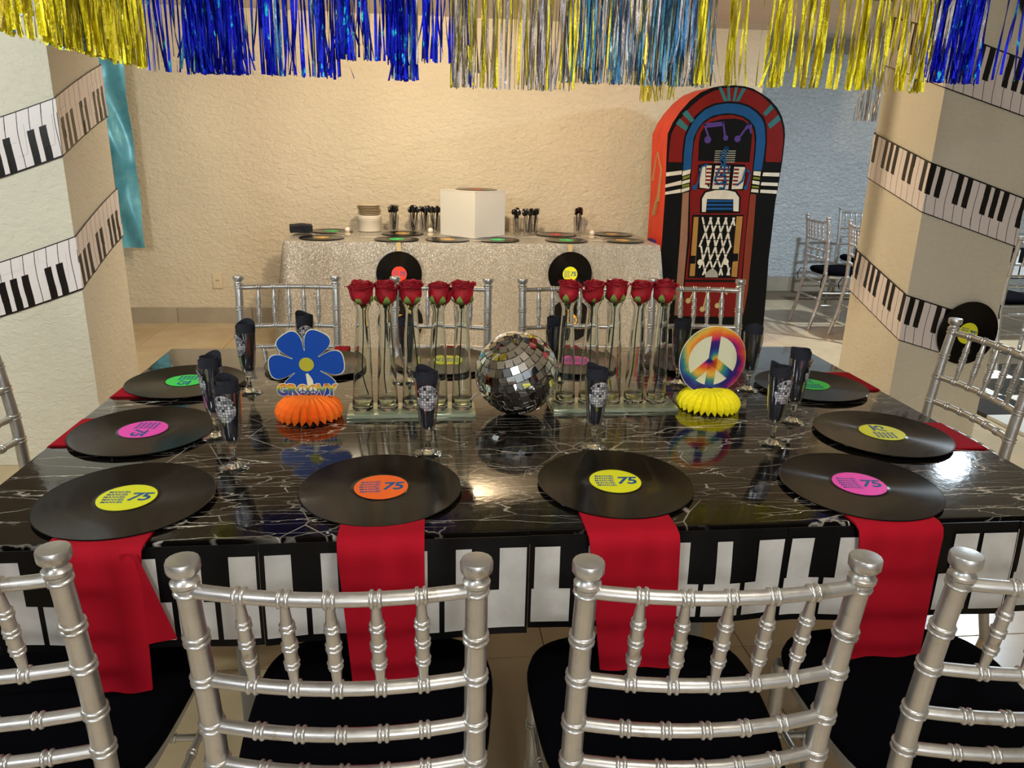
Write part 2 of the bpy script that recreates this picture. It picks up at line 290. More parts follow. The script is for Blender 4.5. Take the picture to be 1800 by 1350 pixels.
# ------------------------------------------------------------------ mesh helpers
class MB:
    def __init__(s): s.v = []; s.f = []; s.mi = []; s.uv = {}
    def add(s, vs, fs, mi=0):
        o = len(s.v); s.v += [tuple(p) for p in vs]
        for f in fs: s.f.append([o + i for i in f]); s.mi.append(mi)
        return o
    def box(s, lo, hi, mi=0, mat=None):
        x0, y0, z0 = lo; x1, y1, z1 = hi
        vs = [Vector(p) for p in ((x0, y0, z0), (x1, y0, z0), (x1, y1, z0), (x0, y1, z0), (x0, y0, z1), (x1, y0, z1), (x1, y1, z1), (x0, y1, z1))]
        if mat: vs = [mat @ p for p in vs]
        s.add(vs, [(0, 3, 2, 1), (4, 5, 6, 7), (0, 1, 5, 4), (1, 2, 6, 5), (2, 3, 7, 6), (3, 0, 4, 7)], mi)
    def lathe(s, prof, seg=24, mat=None, mi=0, close=False):
        vs = []; fs = []
        for r, z in prof:
            for k in range(seg):
                a = 2 * PI * k / seg; p = Vector((r * math.cos(a), r * math.sin(a), z)); vs.append(mat @ p if mat else p)
        n = len(prof)
        for i in range(n - 1 + (1 if close else 0)):
            j = (i + 1) % n
            for k in range(seg):
                k2 = (k + 1) % seg; fs.append((i * seg + k, i * seg + k2, j * seg + k2, j * seg + k))
        if not close:
            if prof[0][0] > 1e-6: fs.append(tuple(range(seg - 1, -1, -1)))
            if prof[-1][0] > 1e-6: fs.append(tuple((n - 1) * seg + k for k in range(seg)))
        s.add(vs, fs, mi)
    def tube(s, pts, rad, seg=8, mi=0):
        pts = [Vector(p) for p in pts]
        if isinstance(rad, (int, float)): rad = [rad] * len(pts)
        t0 = (pts[1] - pts[0]).normalized()
        u = t0.orthogonal().normalized(); vs = []; fs = []
        for i, p in enumerate(pts):
            t = (pts[min(i + 1, len(pts) - 1)] - pts[max(i - 1, 0)]).normalized()
            u = (u - t * u.dot(t)).normalized(); w = t.cross(u)
            for k in range(seg):
                a = 2 * PI * k / seg; vs.append(p + (u * math.cos(a) + w * math.sin(a)) * rad[i])
        for i in range(len(pts) - 1):
            for k in range(seg):
                k2 = (k + 1) % seg; fs.append((i * seg + k, i * seg + k2, (i + 1) * seg + k2, (i + 1) * seg + k))
        fs.append(tuple(range(seg - 1, -1, -1))); fs.append(tuple((len(pts) - 1) * seg + k for k in range(seg)))
        s.add(vs, fs, mi)
    def prism(s, poly, t0, t1, plane='xz', mi=0):
        """extrude a 2D polygon; plane xz -> along y, xy -> along z, yz -> along x"""
        def P(a, b, t): return {'xz': (a, t, b), 'xy': (a, b, t), 'yz': (t, a, b)}[plane]
        n = len(poly)
        vs = [P(a, b, t0) for a, b in poly] + [P(a, b, t1) for a, b in poly]
        fs = [tuple(range(n)), tuple(range(2 * n - 1, n - 1, -1))] + [(i, i + n, (i + 1) % n + n, (i + 1) % n) for i in range(n)]
        s.add(vs, fs, mi)
    def ring(s, po, pi_, t0, t1, plane='xz', mi=0):
        """closed outline band between two same-count outlines (open ended strips allowed by repeating)"""
        for i in range(len(po) - 1):
            s.prism([po[i], po[i + 1], pi_[i + 1], pi_[i]], t0, t1, plane, mi)
    def grid(s, fn, nu, nv, mi=0, thick=0, uv=None):
        o = len(s.v)
        for j in range(nv + 1):
            for i in range(nu + 1): s.v.append(tuple(fn(i / nu, j / nv)))
        for j in range(nv):
            for i in range(nu):
                a = o + j * (nu + 1) + i; s.f.append([a, a + 1, a + nu + 2, a + nu + 1]); s.mi.append(mi)
                if uv:
                    s.uv[len(s.f) - 1] = [uv(i / nu, j / nv), uv((i + 1) / nu, j / nv), uv((i + 1) / nu, (j + 1) / nv), uv(i / nu, (j + 1) / nv)]
    def build(s, name, mats, parent=None, smooth=40, loc=None, thick=0, bevel=0, fix=True):
        me = bpy.data.meshes.new(name); me.from_pydata(s.v, [], s.f)
        if not isinstance(mats, (list, tuple)): mats = [mats]
        for m in mats: me.materials.append(m)
        if len(mats) > 1: me.polygons.foreach_set('material_index', s.mi)
        if s.uv:
            l = me.uv_layers.new(name='UVMap')
            for fi, c in s.uv.items():
                p = me.polygons[fi]
                for li, q in zip(p.loop_indices, c): l.data[li].uv = q
        if fix or thick:
            bm = bmesh.new(); bm.from_mesh(me); bmesh.ops.recalc_face_normals(bm, faces=bm.faces)
            if thick: bmesh.ops.solidify(bm, geom=bm.faces[:], thickness=thick)
            if bevel: bmesh.ops.bevel(bm, geom=[e for e in bm.edges if e.is_manifold and e.calc_face_angle(0) > 0.6], offset=bevel, segments=2, affect='EDGES', profile=0.7)
            bm.to_mesh(me); bm.free()
        if smooth: me.shade_smooth(); me.set_sharp_from_angle(angle=R(smooth))
        o = bpy.data.objects.new(name, me); C.objects.link(o)
        if parent: o.parent = parent
        if loc: o.location = loc
        return o
def thing(name, label, cat, loc=(0, 0, 0), rot=0, group=None):
    o = bpy.data.objects.new(name, None); C.objects.link(o); o.location = loc
    o.rotation_euler = rot if isinstance(rot, tuple) else (0, 0, rot); o.empty_display_size = 0.05
    return tag(o, label, cat, group)
def tag(o, label, cat, group=None):
    o['label'] = label; o['category'] = cat
    if group: o['group'] = group
    return o
def struct(o): o['kind'] = 'structure'; return o
def copy_tree(o, loc=None, rot=None, label=None, group=None, parent=None):
    c = o.copy(); C.objects.link(c); c.parent = parent
    if loc is not None: c.location = loc
    if rot is not None: c.rotation_euler = rot if isinstance(rot, tuple) else (0, 0, rot)
    if label: c['label'] = label
    if group: c['group'] = group
    for ch in KIDS(o): copy_tree(ch, parent=c)
    return c
def KIDS(o): return [k for k in o.children]
def inst(mesh_obj, name, parent=None, mtx=None):
    o = bpy.data.objects.new(name, mesh_obj.data); C.objects.link(o)
    if parent: o.parent = parent
    if mtx is not None: o.matrix_local = mtx
    return o
def text_mesh(txt, size, ext=0.0003, offset=0, shear=0.0, spacing=1.0):
    cu = bpy.data.curves.new('t', 'FONT'); cu.body = txt; cu.size = size; cu.extrude = ext; cu.offset = offset; cu.shear = shear
    cu.align_x = 'LEFT'; cu.resolution_u = 3; cu.space_character = spacing
    o = bpy.data.objects.new('t', cu); C.objects.link(o)
    dg = bpy.context.evaluated_depsgraph_get(); me = bpy.data.meshes.new_from_object(o.evaluated_get(dg))
    C.objects.unlink(o); bpy.data.objects.remove(o); bpy.data.curves.remove(cu)
    return me
def mb_from_mesh(mb, me, mtx, mi=0): mb.add([mtx @ v.co for v in me.vertices], [list(p.vertices) for p in me.polygons], mi)
#%%
# ------------------------------------------------------------------ the room
Z0 = 2.25
b = MB(); b.box((-2.85, -0.4, -0.05), (6.6, 7.7, -0.004)); b.box((-6, -4.2, -0.05), (-2.85, 7.7, -0.001)); b.box((-2.85, -4.2, -0.05), (6.6, -0.4, -0.001))
floor = struct(b.build('floor', M['grout'], smooth=0))
b = MB(); b.box((-.2885, -.2885, -0.004), (.2885, .2885, 0)); t0 = b.build('tile', M['tile'], floor, 0, bevel=0.0012)
first = True
for i in range(-4, 11):
    for j in range(0, 13):
        X = .315 + .58 * i - .29; Y = 1.79 + .58 * (j - 3) - .29
        if X > 3.4 and Y < 1.2: continue
        if first: t0.location = (X, Y, 0); first = False
        else: inst(t0, 'tile', floor, Matrix.Translation((X, Y, 0)))
def wall(name, lo, hi, m): b = MB(); b.box(lo, hi); return struct(b.build(name, m, smooth=0))
wall('wall_back', (-6, 6.0, 0), (2.55, 6.15, Z0 + .3), M['wall'])
wall('wall_return', (2.40, 6.15, 0), (2.55, 7.5, Z0 + .3), M['wall_cool'])
wall('wall_side_room', (2.40, 7.5, 0), (6.6, 7.65, Z0 + .3), M['wall_cool'])
wall('wall_left', (-6.15, -4.2, 0), (-6, 6.15, Z0 + .3), M['wall'])
wall('wall_right', (6.6, -4.2, 0), (6.75, 7.65, Z0 + .3), M['wall'])
wall('wall_front', (-6, -4.35, 0), (6.6, -4.2, Z0 + .3), M['wall_cool'])
b = MB(); b.box((-6, -4.2, Z0), (6.6, 6.0, Z0 + .06)); b.box((2.55, 6.0, 2.42), (6.6, 7.5, 2.48)); b.box((2.55, 5.98, Z0 + .06), (6.6, 6.0, 2.42))
struct(b.build('ceiling', M['ceiling'], smooth=0))
b = MB()
def skirting(name, x0, x1, y, h, horizontal=True):
    b = MB(); b.box((x0, y - 0.006, 0), (x1, y, h)); o = struct(b.build(name, M['grout'], smooth=0))
    n = max(1, round((x1 - x0) / .58)); wd = (x1 - x0) / n
    bb = MB(); bb.box((0.002, -.013, 0), (wd - .002, -0.006, h)); t = bb.build('skirting_tile', M['skirting'], o, 0)
    for k in range(n):
        if k == 0: t.location = (x0, y, 0)
        else: inst(t, 'skirting_tile', o, Matrix.Translation((x0 + wd * k, y, 0)))
skirting('baseboard_back', -4.2, 2.54, 6.0, 0.12)
skirting('baseboard_side_room', 2.56, 6.0, 7.5, 0.15)
# wall plate
t = thing('wall_outlet', 'beige electrical outlet plate low on the cream wall, left of the sequin cloth', 'outlet', (-1.632, 6.0, .334))
b = MB(); b.box((-.036, -.012, -.06), (.036, 0, .06)); b.build('cover_plate', simple('outlet_plate', rgb(222, 208, 178), 0.4), t, bevel=.004)
b = MB(); b.box((-.010, -.0135, -.008), (-.006, -.011, .008)); b.box((.006, -.0135, -.008), (.010, -.011, .008)); b.build('socket_slot', M['black_plastic'], t)

# pillars with wound piano ribbon
def pillar(name, cx, cy, h, seg_corner, s0, s1, ztop_fn, flip, plabel, rlabel, phase):
    a = .2375
    b = MB(); N_ = 14
    # slightly uneven plastered box
    b.box((-a, -a, 0), (a, a, Z0)); o = b.build(name, M['pillar'], loc=(cx, cy, 0), bevel=.008)
    o['kind'] = 'structure'
    # ribbon around the perimeter: s measured from the near-inner corner, walking the perimeter
    L = 2 * a; g = .004
    def pt(s):
        # s=0 at the corner; s<0 runs along the front face (outward), s>0 along the inner side face going back
        q = s % (4 * L)
        k = int(q // L); f = q - k * L
        cs = [(-1, -1), (-1, 1), (1, 1), (1, -1)] if flip else [(1, -1), (1, 1), (-1, 1), (-1, -1)]
        p0 = Vector(cs[k]) * (a + g); p1 = Vector(cs[(k + 1) % 4]) * (a + g)
        return p0.lerp(p1, f / L)
    b = MB(); nseg = max(8, int((s1 - s0) / .035)); hh = .215
    # make sure corners are sampled
    ss = sorted(set([round(s0 + (s1 - s0) * i / nseg, 4) for i in range(nseg + 1)] + [round(k * L, 4) for k in range(-12, 13) if s0 < k * L < s1]))
    sign = -1 if flip else 1
    for i in range(len(ss) - 1):
        for j in range(4):
            quad = []; uvs = []
            for (sv, vv) in ((ss[i], j / 4), (ss[i + 1], j / 4), (ss[i + 1], (j + 1) / 4), (ss[i], (j + 1) / 4)):
                p = pt(sv); zt = ztop_fn(sv) - hh * (1 - vv)
                quad.append((cx + p.x, cy + p.y, zt)); uu = sign * (sv - phase) * 1.03 / .047
                vt = vv if flip else 1 - vv
                uvs.append((uu + 200, vt))
            b.add(quad, [(0, 1, 2, 3)]); b.uv[len(b.f) - 1] = uvs
    r = b.build(rlabel[0], M['piano'], smooth=0, thick=.0015)
    tag(r, rlabel[1], 'ribbon')
    return o
zl = lambda s: .988 + .2737 * s + (.03 * math.sin(s * 3.3))
pillar('trim_1', -1.6545, 3.4675, Z0, 0, -.475 - .9, 4.4, zl, False, '', ('piano_ribbon', 'piano keyboard print ribbon wound around the left pillar'), .02)
ks = [(-9, -1.9), (-.95, .49), (0, .766), (1.9, 1.35), (3.8, 1.866), (9, 3.3)]
def zr(s):
    for (a0, z0), (a1, z1) in zip(ks, ks[1:]):
        if a0 <= s <= a1: return z0 + (z1 - z0) * (s - a0) / (a1 - a0)
pillar('trim_2', 2.4115, 3.4675, Z0, 0, -.34, 4.9, zr, True, '', ('piano_ribbon', 'piano keyboard print ribbon wound around the right pillar'), .02)
# brick print backdrop and turquoise foil strip
b = MB(); b.box((-2.75, 5.93, .86), (-2.19, 5.95, 2.22)); o = b.build('photo_backdrop', M['brick'], smooth=0); tag(o, 'brick print backdrop sheet showing as a thin strip behind the left pillar', 'backdrop')
b = MB(); b.grid(lambda u, v: (-2.245 + .03 * (1 - v) * 0 + u * .16, 5.86 + .012 * math.sin(u * 5 + v * 9) + .01 * math.sin(v * 23 + u * 3), .594 + v * 1.64), 8, 50)
o = b.build('foil_streamer', M['turq'], thick=.0015); tag(o, 'wide turquoise foil streamer hanging on the wall beside the left pillar', 'streamer')

# ------------------------------------------------------------------ chairs
def beaded(mb, pts, rfn, beads, seg=12, h=.0032, w=.0032, gap=.0048, dbl=True, base_n=8):
    """sweep along a polyline with raised double rings at arclengths beads"""
    P = [Vector(p) for p in pts]; L = [0]
    for a, c in zip(P, P[1:]): L.append(L[-1] + (c - a).length)
    T = L[-1]
    def at(s):
        s = min(max(s, 0), T)
        for i in range(len(P) - 1):
            if s <= L[i + 1] + 1e-9: return P[i].lerp(P[i + 1], (s - L[i]) / max(L[i + 1] - L[i], 1e-9))
        return P[-1]
    cs = []
    for s in beads: cs += [s - gap, s + gap] if dbl else [s]
    S = set(round(T * i / base_n, 5) for i in range(base_n + 1)) | set(round(l, 5) for l in L)
    for c in cs:
        for k in (-1, -.55, 0, .55, 1): S.add(round(min(max(c + k * w, 0), T), 5))
    S = sorted(S); out = [S[0]]
    for s in S[1:]:
        if s - out[-1] > 2e-4: out.append(s)
    rad = []
    for s in out:
        r = rfn(s / T); e = 0
        for c in cs:
            d = abs(s - c) / w
            if d < 1: e = max(e, h * math.sqrt(1 - d * d))
        rad.append(r + e)
    mb.tube([at(s) for s in out], rad, seg)
def smoothpts(pts, n=5):
    P = [Vector(p) for p in pts]; out = []
    for i in range(len(P) - 1):
        p0 = P[max(i - 1, 0)]; p1 = P[i]; p2 = P[i + 1]; p3 = P[min(i + 2, len(P) - 1)]
        for k in range(n):
            t = k / n
            out.append(.5 * ((2 * p1) + (p2 - p0) * t + (2 * p0 - 5 * p1 + 4 * p2 - p3) * t * t + (3 * p1 - p0 - 3 * p2 + p3) * t ** 3))
    out.append(P[-1]); return out
def seat_outline(wf, wb, d, n=40, p=4.0):
    out = []
    for k in range(n):
        a = 2 * PI * k / n; c, s = math.cos(a), math.sin(a)
        y = math.copysign(abs(s) ** (2 / p), s) * d; x = math.copysign(abs(c) ** (2 / p), c)
        out.append((x * (wb + (wf - wb) * (y + d) / (2 * d)), y))
    return out
def loft(mb, rings, cap=True):
    n = len(rings[0]); vs = [p for r in rings for p in r]
    fs = []
    for i in range(len(rings) - 1):
        for k in range(n): k2 = (k + 1) % n; fs.append((i * n + k, i * n + k2, (i + 1) * n + k2, (i + 1) * n + k))
    if cap: fs.append(tuple(range(n - 1, -1, -1))); fs.append(tuple((len(rings) - 1) * n + k for k in range(n)))
    mb.add(vs, fs)
YB = [-.245, -.235, -.226, -.218]  # rail y at heights
def post_y(z):  # back post centreline
    pts = [(0, -.285), (.2, -.235), (.42, -.205), (.6, -.210), (.75, -.225), (.88, -.245)]
    for (z0, y0), (z1, y1) in zip(pts, pts[1:]):
        if z <= z1: return y0 + (y1 - y0) * (z - z0) / (z1 - z0)
    return -.245
HX = .1725
RAILS = [.858, .716, .638, .572]
SPX = [-.107, -.0535, 0, .0535, .107]
def make_chair(label, group):
    t = thing('chiavari_chair', label, 'chair', group=group)
    for s in (-1, 1):
        b = MB(); zs = [0, .1, .2, .3, .42, .5, .6, .7, .8, .868]
        pts = smoothpts([(s * HX, post_y(z), z) for z in zs], 3)
        beaded(b, pts, lambda q: .0135 + .0015 * math.sin(q * PI), [.12, .25, .47, .572 + .01, .648, .728, .793, .872], 14, base_n=16)
        b.build('back_post', M['silver'], t, 50)
        # finial
        b = MB(); prof = [(.0135, .866), (.0165, .868), (.0172, .873), (.013, .877), (.0125, .880), (.0175, .8845), (.0197, .888), (.0200, .8985), (.0188, .9012), (.010, .9022), (0.0001, .9024)]
        b.lathe(prof, 16, Matrix.Translation((s * HX, post_y(.885), 0))); b.build('finial', M['silver'], t, 40)
    def rail(z, bow, xs, y=None, r=.0092):
        y0 = post_y(z) if y is None else y
        pts = [(HX * k, y0 - bow * (1 - k * k), z) for k in [-1 + i / 6 for i in range(13)]]
        b = MB(); Lh = HX
        beaded(b, pts, lambda q: r, [.002] + [x + HX + .002 for x in xs] + [2 * HX - .002], 12, .0028, .0032, .0046)
        return b
    for i, z in enumerate(RAILS): rail(z, .022, SPX).build('back_rail', M['silver'], t, 50)
    for x0 in SPX:
        bow = .022 * (1 - (x0 / HX) ** 2); b = MB()
        p0 = Vector((x0, post_y(RAILS[1]) - bow, RAILS[1] + .006)); p1 = Vector((x0, post_y(RAILS[0]) - bow, RAILS[0] - .006))
        T = (p1 - p0).length
        beaded(b, [p0, p1], lambda q: .0050 + .0034 * min(1, 3.2 * min(q, 1 - q)), [T * .27, T * .5, T * .73], 10, .0022, .0026, .0036)
        b.build('spindle', M['silver'], t, 50)
    # seat frame and cushion
    b = MB(); so = seat_outline(.198, .176, .19)
    rr = [[(x * k, y * k, z) for x, y in so] for k, z in ((.97, .415), (1, .42), (1, .438), (.97, .443))]
    loft(b, rr); b.build('seat_frame', M['silver'], t, 40)
    b = MB(); so = seat_outline(.214, .186, .205, 56, 3.6)
    rr = []
    for k, z in ((.93, .444), (.985, .450), (1.0, .460), (.985, .472), (.94, .480), (.8, .484), (.4, .486)): rr.append([(x * k, y * k + .002, z) for x, y in so])
    loft(b, rr); b.build('cushion', M['seat'], t, 50)
    for s in (-1, 1):
        b = MB(); beaded(b, [(s * .178, .165, 0), (s * .178, .165, .425)], lambda q: .0125 + .002 * q, [.08, .20, .30, .40], 12)
        b.build('front_leg', M['silver'], t, 50)
    def st(p0, p1, n):
        b = MB(); T = (Vector(p1) - Vector(p0)).length
        beaded(b, [p0, p1], lambda q: .0075, [T * (k + 1) / (n + 1) for k in range(n)], 8, .0024, .003, .004); b.build('stretcher', M['silver'], t, 50)
    for s in (-1, 1):
        st((s * .178, .165, .30), (s * HX, post_y(.30), .30), 3); st((s * .178, .165, .20), (s * HX, post_y(.20), .20), 3)
    st((-.178, .165, .25), (.178, .165, .25), 4); st((-HX, post_y(.25), .25), (HX, post_y(.25), .25), 4); st((-HX, post_y(.38), .38), (HX, post_y(.38), .38), 4)
    return t
def chair_at(L, Rr):
    """location and rotation from the two post tops (left, right as seen from behind)"""
    L = Vector(L); Rr = Vector(Rr); mid = (L + Rr) / 2; a = math.atan2(Rr.y - L.y, Rr.x - L.x)
    off = Matrix.Rotation(a, 2) @ Vector((0, .245)); p = mid + off
    return (p.x, p.y, 0), a
CH = make_chair('silver bamboo-style chair at front, behind the record with an orange label', 'silver chairs around the main table')
loc, a = chair_at((-.293, .819), (.052, .797)); CH.location = loc; CH.rotation_euler = (0, 0, a)
G1 = 'silver chairs around the main table'
def place_chair(L, Rr, label, group=G1):
    loc, a = chair_at(L, Rr); return copy_tree(CH, loc, a, label, group)
place_chair((.186, .785), (.529, .774), 'silver bamboo-style chair at front, second from right, in front of the yellow-label record')
place_chair((-.797, .862), (-.452, .855), 'silver chair cut off by the left edge at bottom, by the leftmost hanging napkin')
place_chair((.662, .772), (1.006, .757), 'silver chair cut off by the right edge at bottom, near the pink-label record')
far = [((-.35, 2.838), (-.696, 2.823), 'silver chair across the table behind the blue flower ornament'),
       ((.203, 2.80), (-.122, 2.822), 'silver chair across the table behind the left row of roses'),
       ((.688, 2.82), (.340, 2.80), 'silver chair across the table right behind the mirror ball'),
       ((1.195, 2.808), (.849, 2.821), 'silver chair across the table in front of the jukebox')]
for L, Rr, lab in far: place_chair(L, Rr, lab)
place_chair((-1.16, 2.06), (-1.16, 1.715), 'silver chair at the left end of the table, cut off by the frame')
place_chair((1.60, 1.775), (1.60, 2.12), 'silver chair at the right end of the table in front of the right pillar')

# ------------------------------------------------------------------ main table
TX0, TX1, TY0, TY1, TZ = -.80, 1.24, 1.143, 2.366, .75
t = thing('banquet_table', 'long table under black marble-print vinyl, set for twelve', 'table', (.22, 1.75, 0))
b = MB(); b.box((TX0 - .22, TY0 - 1.75, TZ - .028), (TX1 - .22, TY1 - 1.75, TZ)); b.build('tabletop', M['marble'], t, 30, bevel=.006)
for lx, ly in ((-.39, 1.40), (.575, 1.40), (-.39, 2.12), (.575, 2.12)):
    b = MB(); b.box((-.020, -.010, 0), (.020, .010, TZ - .028)); b.build('leg', M['grey_metal'], t, 0, loc=(lx - .22, ly - 1.75, 0), bevel=.003)
b = MB(); b.box((-.95, -.36, TZ - .06), (.95, -.33, TZ - .028)); b.box((-.95, .33, TZ - .06), (.95, .36, TZ - .028)); b.build('apron_rail', M['grey_metal'], t, 0)
# piano skirt: black vinyl panels with white paper keys
sk = thing('table_skirt', 'black and white piano-key skirt hanging from the front edge of the long table', 'skirt', (.22, TY0 - .012, TZ))
def wave(x): return -.006 * abs(math.sin(x * 7.3)) - .004 * math.sin(x * 23 + 1)
def skirt_panel(root, x0, x1, pattern, ztop=-.004, zbot=-.188, ofs=0.0, slope=0.0, whitek=M['white_key'], base=True):
    """local x, hanging down from z=0; pattern lists after which keys a black key stands"""
    n = len(pattern) + 1; p = (x1 - x0) / n
    def P(x, z, d): return (x, wave(x) * min(1, -z / .08) - d - ofs, z)
    b = MB(); b.grid(lambda u, v: P(x0 + u * (x1 - x0), ztop + (zbot + slope * u - ztop) * v, 0), 30, 6)
    b.build('skirt_panel', M['black_vinyl'], root, 50, thick=.002)
    for k in range(n):
        a0 = x0 + k * p + .0045; a1 = x0 + (k + 1) * p - .0045
        tl = x0 + k * p + (p * .32 if k > 0 and pattern[k - 1] else .0045); tr = x0 + (k + 1) * p - (p * .32 if k < n - 1 and pattern[k] else .0045)
        if k == 0: tl += .004
        z0 = -.024; zm = -.104; z1 = zbot + slope * (k / n) + .014
        b = MB()
        b.grid(lambda u, v: P(tl + u * (tr - tl), z0 + (zm - z0) * v, .0028), 3, 4)
        b.grid(lambda u, v: P(a0 + u * (a1 - a0), zm + (z1 - zm) * v, .0028), 3, 4)
        b.build('white_key', whitek, root, 50)
bx = [-.80, -.70, -.283, .163, .62, 1.06, 1.238]
pt = [[], [1, 0, 1, 1, 1], [1, 1, 0, 1, 1], [1, 1, 0, 1, 1], [1, 0, 1, 1, 0], [1]]
for (a0, a1), pat in zip(zip(bx, bx[1:]), pt):
    skirt_panel(sk, a0 - .22 + .0005, a1 - .22 - .0005, pat, zbot=-.190 + .006 * math.sin(a0 * 9))

# ------------------------------------------------------------------ records
def disc_mesh():
    b = MB(); prof = [(.0001, -.0012), (.148, -.0012), (.150, -.0004), (.150, .0008), (.1485, .0014), (.146, .0009), (.058, .0007), (.0555, .0002), (.0525, .0008), (.0001, .0010)]
    b.lathe(prof, 96); return b
M75 = text_mesh('75', .042, .00015, .0009, 0.18, .92); MAN = text_mesh('MANUEL', .0088, .00012, 0.00028, 0.15, 1.15)
def make_record(label, colmat, group, vertical=False):
    t = thing('vinyl_record', label, 'record', group=group)
    disc_mesh().build('disc', M['vinyl'], t, 30)
    b = MB(); b.lathe([(.0001, .0008), (.050, .0008), (.050, .0016), (.0001, .0017)], 48); lb = b.build('centre_label', colmat, t, 30)
    b = MB(); w75 = max(v.co.x for v in M75.vertices)
    mb_from_mesh(b, M75, Matrix.Translation((.001, -.013, .0019))); b.build('number', M['ink'], lb, 0)
    b = MB()
    for k in range(5): mb_from_mesh(b, MAN, Matrix.Translation((-.0405 + abs(k - 2) * .0012, .017 - k * .0098, .0018)))
    b.build('lettering', M['ink'], lb, 0)
    return t
REC = {}
def record(label, color, loc, rot, group):
    key = color
    if key not in REC:
        r = make_record(label, M['lab_' + color], group); REC[key] = r; r.location = loc; r.rotation_euler = rot if isinstance(rot, tuple) else (0, 0, rot)
        return r
    return copy_tree(REC[key], loc, rot, label, group)
GR = 'records laid as place mats on the main table'; RZ = TZ + .0078
record('record with yellow label, front left corner of the marble table', 'yellow', (-.5418, 1.2892, RZ), (R(1.0), 0, R(-1)), GR)
record('record with orange label at front of the marble table', 'orange', (-.0956, 1.3095, RZ), (R(1), 0, R(2)), GR)
record('record with yellow label at front, before the mirror ball, right of the orange one', 'yellow', (.3518, 1.3125, RZ), (R(1), 0, R(-3)), GR)
record('record with pink label at the front right of the marble table', 'pink', (.8301, 1.2754, RZ), (R(1), 0, R(-8)), GR)
record('record with pink label on the left side of the marble table', 'pink', (-.6317, 1.6329, RZ), (0, R(.5), R(-96)), GR)
record('record with green label on the left side, nearest the left pillar', 'green', (-.6483, 1.9979, RZ), (0, 0, R(-90)), GR)
record('record with yellow label on the right side of the marble table', 'yellow', (1.0401, 1.546, RZ), (0, 0, R(80)), GR)
record('record with green label on the right side of the table, behind the glasses', 'green', (1.0517, 1.9175, RZ), (0, 0, R(86)), GR)
record('record behind the blue flower ornament at the far side', 'orange', (-.328, 2.160, RZ), (0, 0, R(184)), GR)
record('record with yellow label seen through the left glass vases', 'yellow', (.041, 2.186, RZ), (0, 0, R(172)), GR)
record('record with pink label seen through the right glass vases', 'pink', (.422, 2.175, RZ), (0, 0, R(180)), GR)
record('record behind the peace sign ornament at the far side', 'orange', (.800, 2.17, RZ), (0, 0, R(185)), GR)
# records on the buffet
GB = 'records lying on the buffet table'; BZ = .756
for lab, c, x_, y_ in (('record with green label at the back left of the buffet', 'green', -.71, 5.67), ('record with amber label at the front left of the buffet', 'amber', -.73, 5.27),
                       ('record with amber label at the back of the buffet, left of the white box', 'amber', -.20, 5.575), ('record with green label at the front of the buffet above the hanging red-label record', 'green', -.228, 5.225),
                       ('record with amber label at the front of the buffet, left of the white box corner', 'amber', .116, 5.245), ('record with green label at the front of the buffet, right of the white box corner', 'green', .46, 5.26),
                       ('record with red label at the back right of the buffet', 'red', .927, 5.63), ('record with green label at the front right of the buffet', 'green', .945, 5.28),
                       ('record with amber label at the far right back corner of the buffet', 'amber', 1.37, 5.70), ('record with amber label at the front right corner of the buffet', 'amber', 1.355, 5.31)):
    record(lab, c, (x_, y_, BZ), R(random.uniform(-20, 20)), GB)
GH = 'records hanging on the front of the buffet cloth'
for lab, c, x_, z_ in (('record with red label hanging upper left on the sequin cloth', 'red', -.208, .548), ('record hanging lower left on the sequin cloth', 'amber', -.205, .225),
                       ('record with yellow label hanging upper right on the sequin cloth', 'yellow', .938, .556), ('record hanging lower right on the sequin cloth', 'amber', .952, .235)):
    record(lab, c, (x_, 5.045, z_), (R(90), 0, R(0)), GH)
for x_, z0, z1 in ((-.208, .695, .755), (.932, .704, .755)):
    b = MB(); b.box((x_ - .014, 5.047, z0 - .02), (x_ + .014, 5.05, z1 + .0)); o = b.build('masking_tape', M['tape'], smooth=0)
    tag(o, 'short strip of masking tape holding the upper %s hanging record' % ('left' if x_ < 0 else 'right'), 'tape', 'tape strips above the hanging records')
record('record with yellow label fixed low on the right pillar', 'yellow', (2.497, 3.212, .588), (R(90), R(12), 0), 'records on the right pillar')
record('record fixed high on the right pillar at the frame edge', 'orange', (2.56, 3.212, 2.045), (R(90), R(8), 0), 'records on the right pillar')

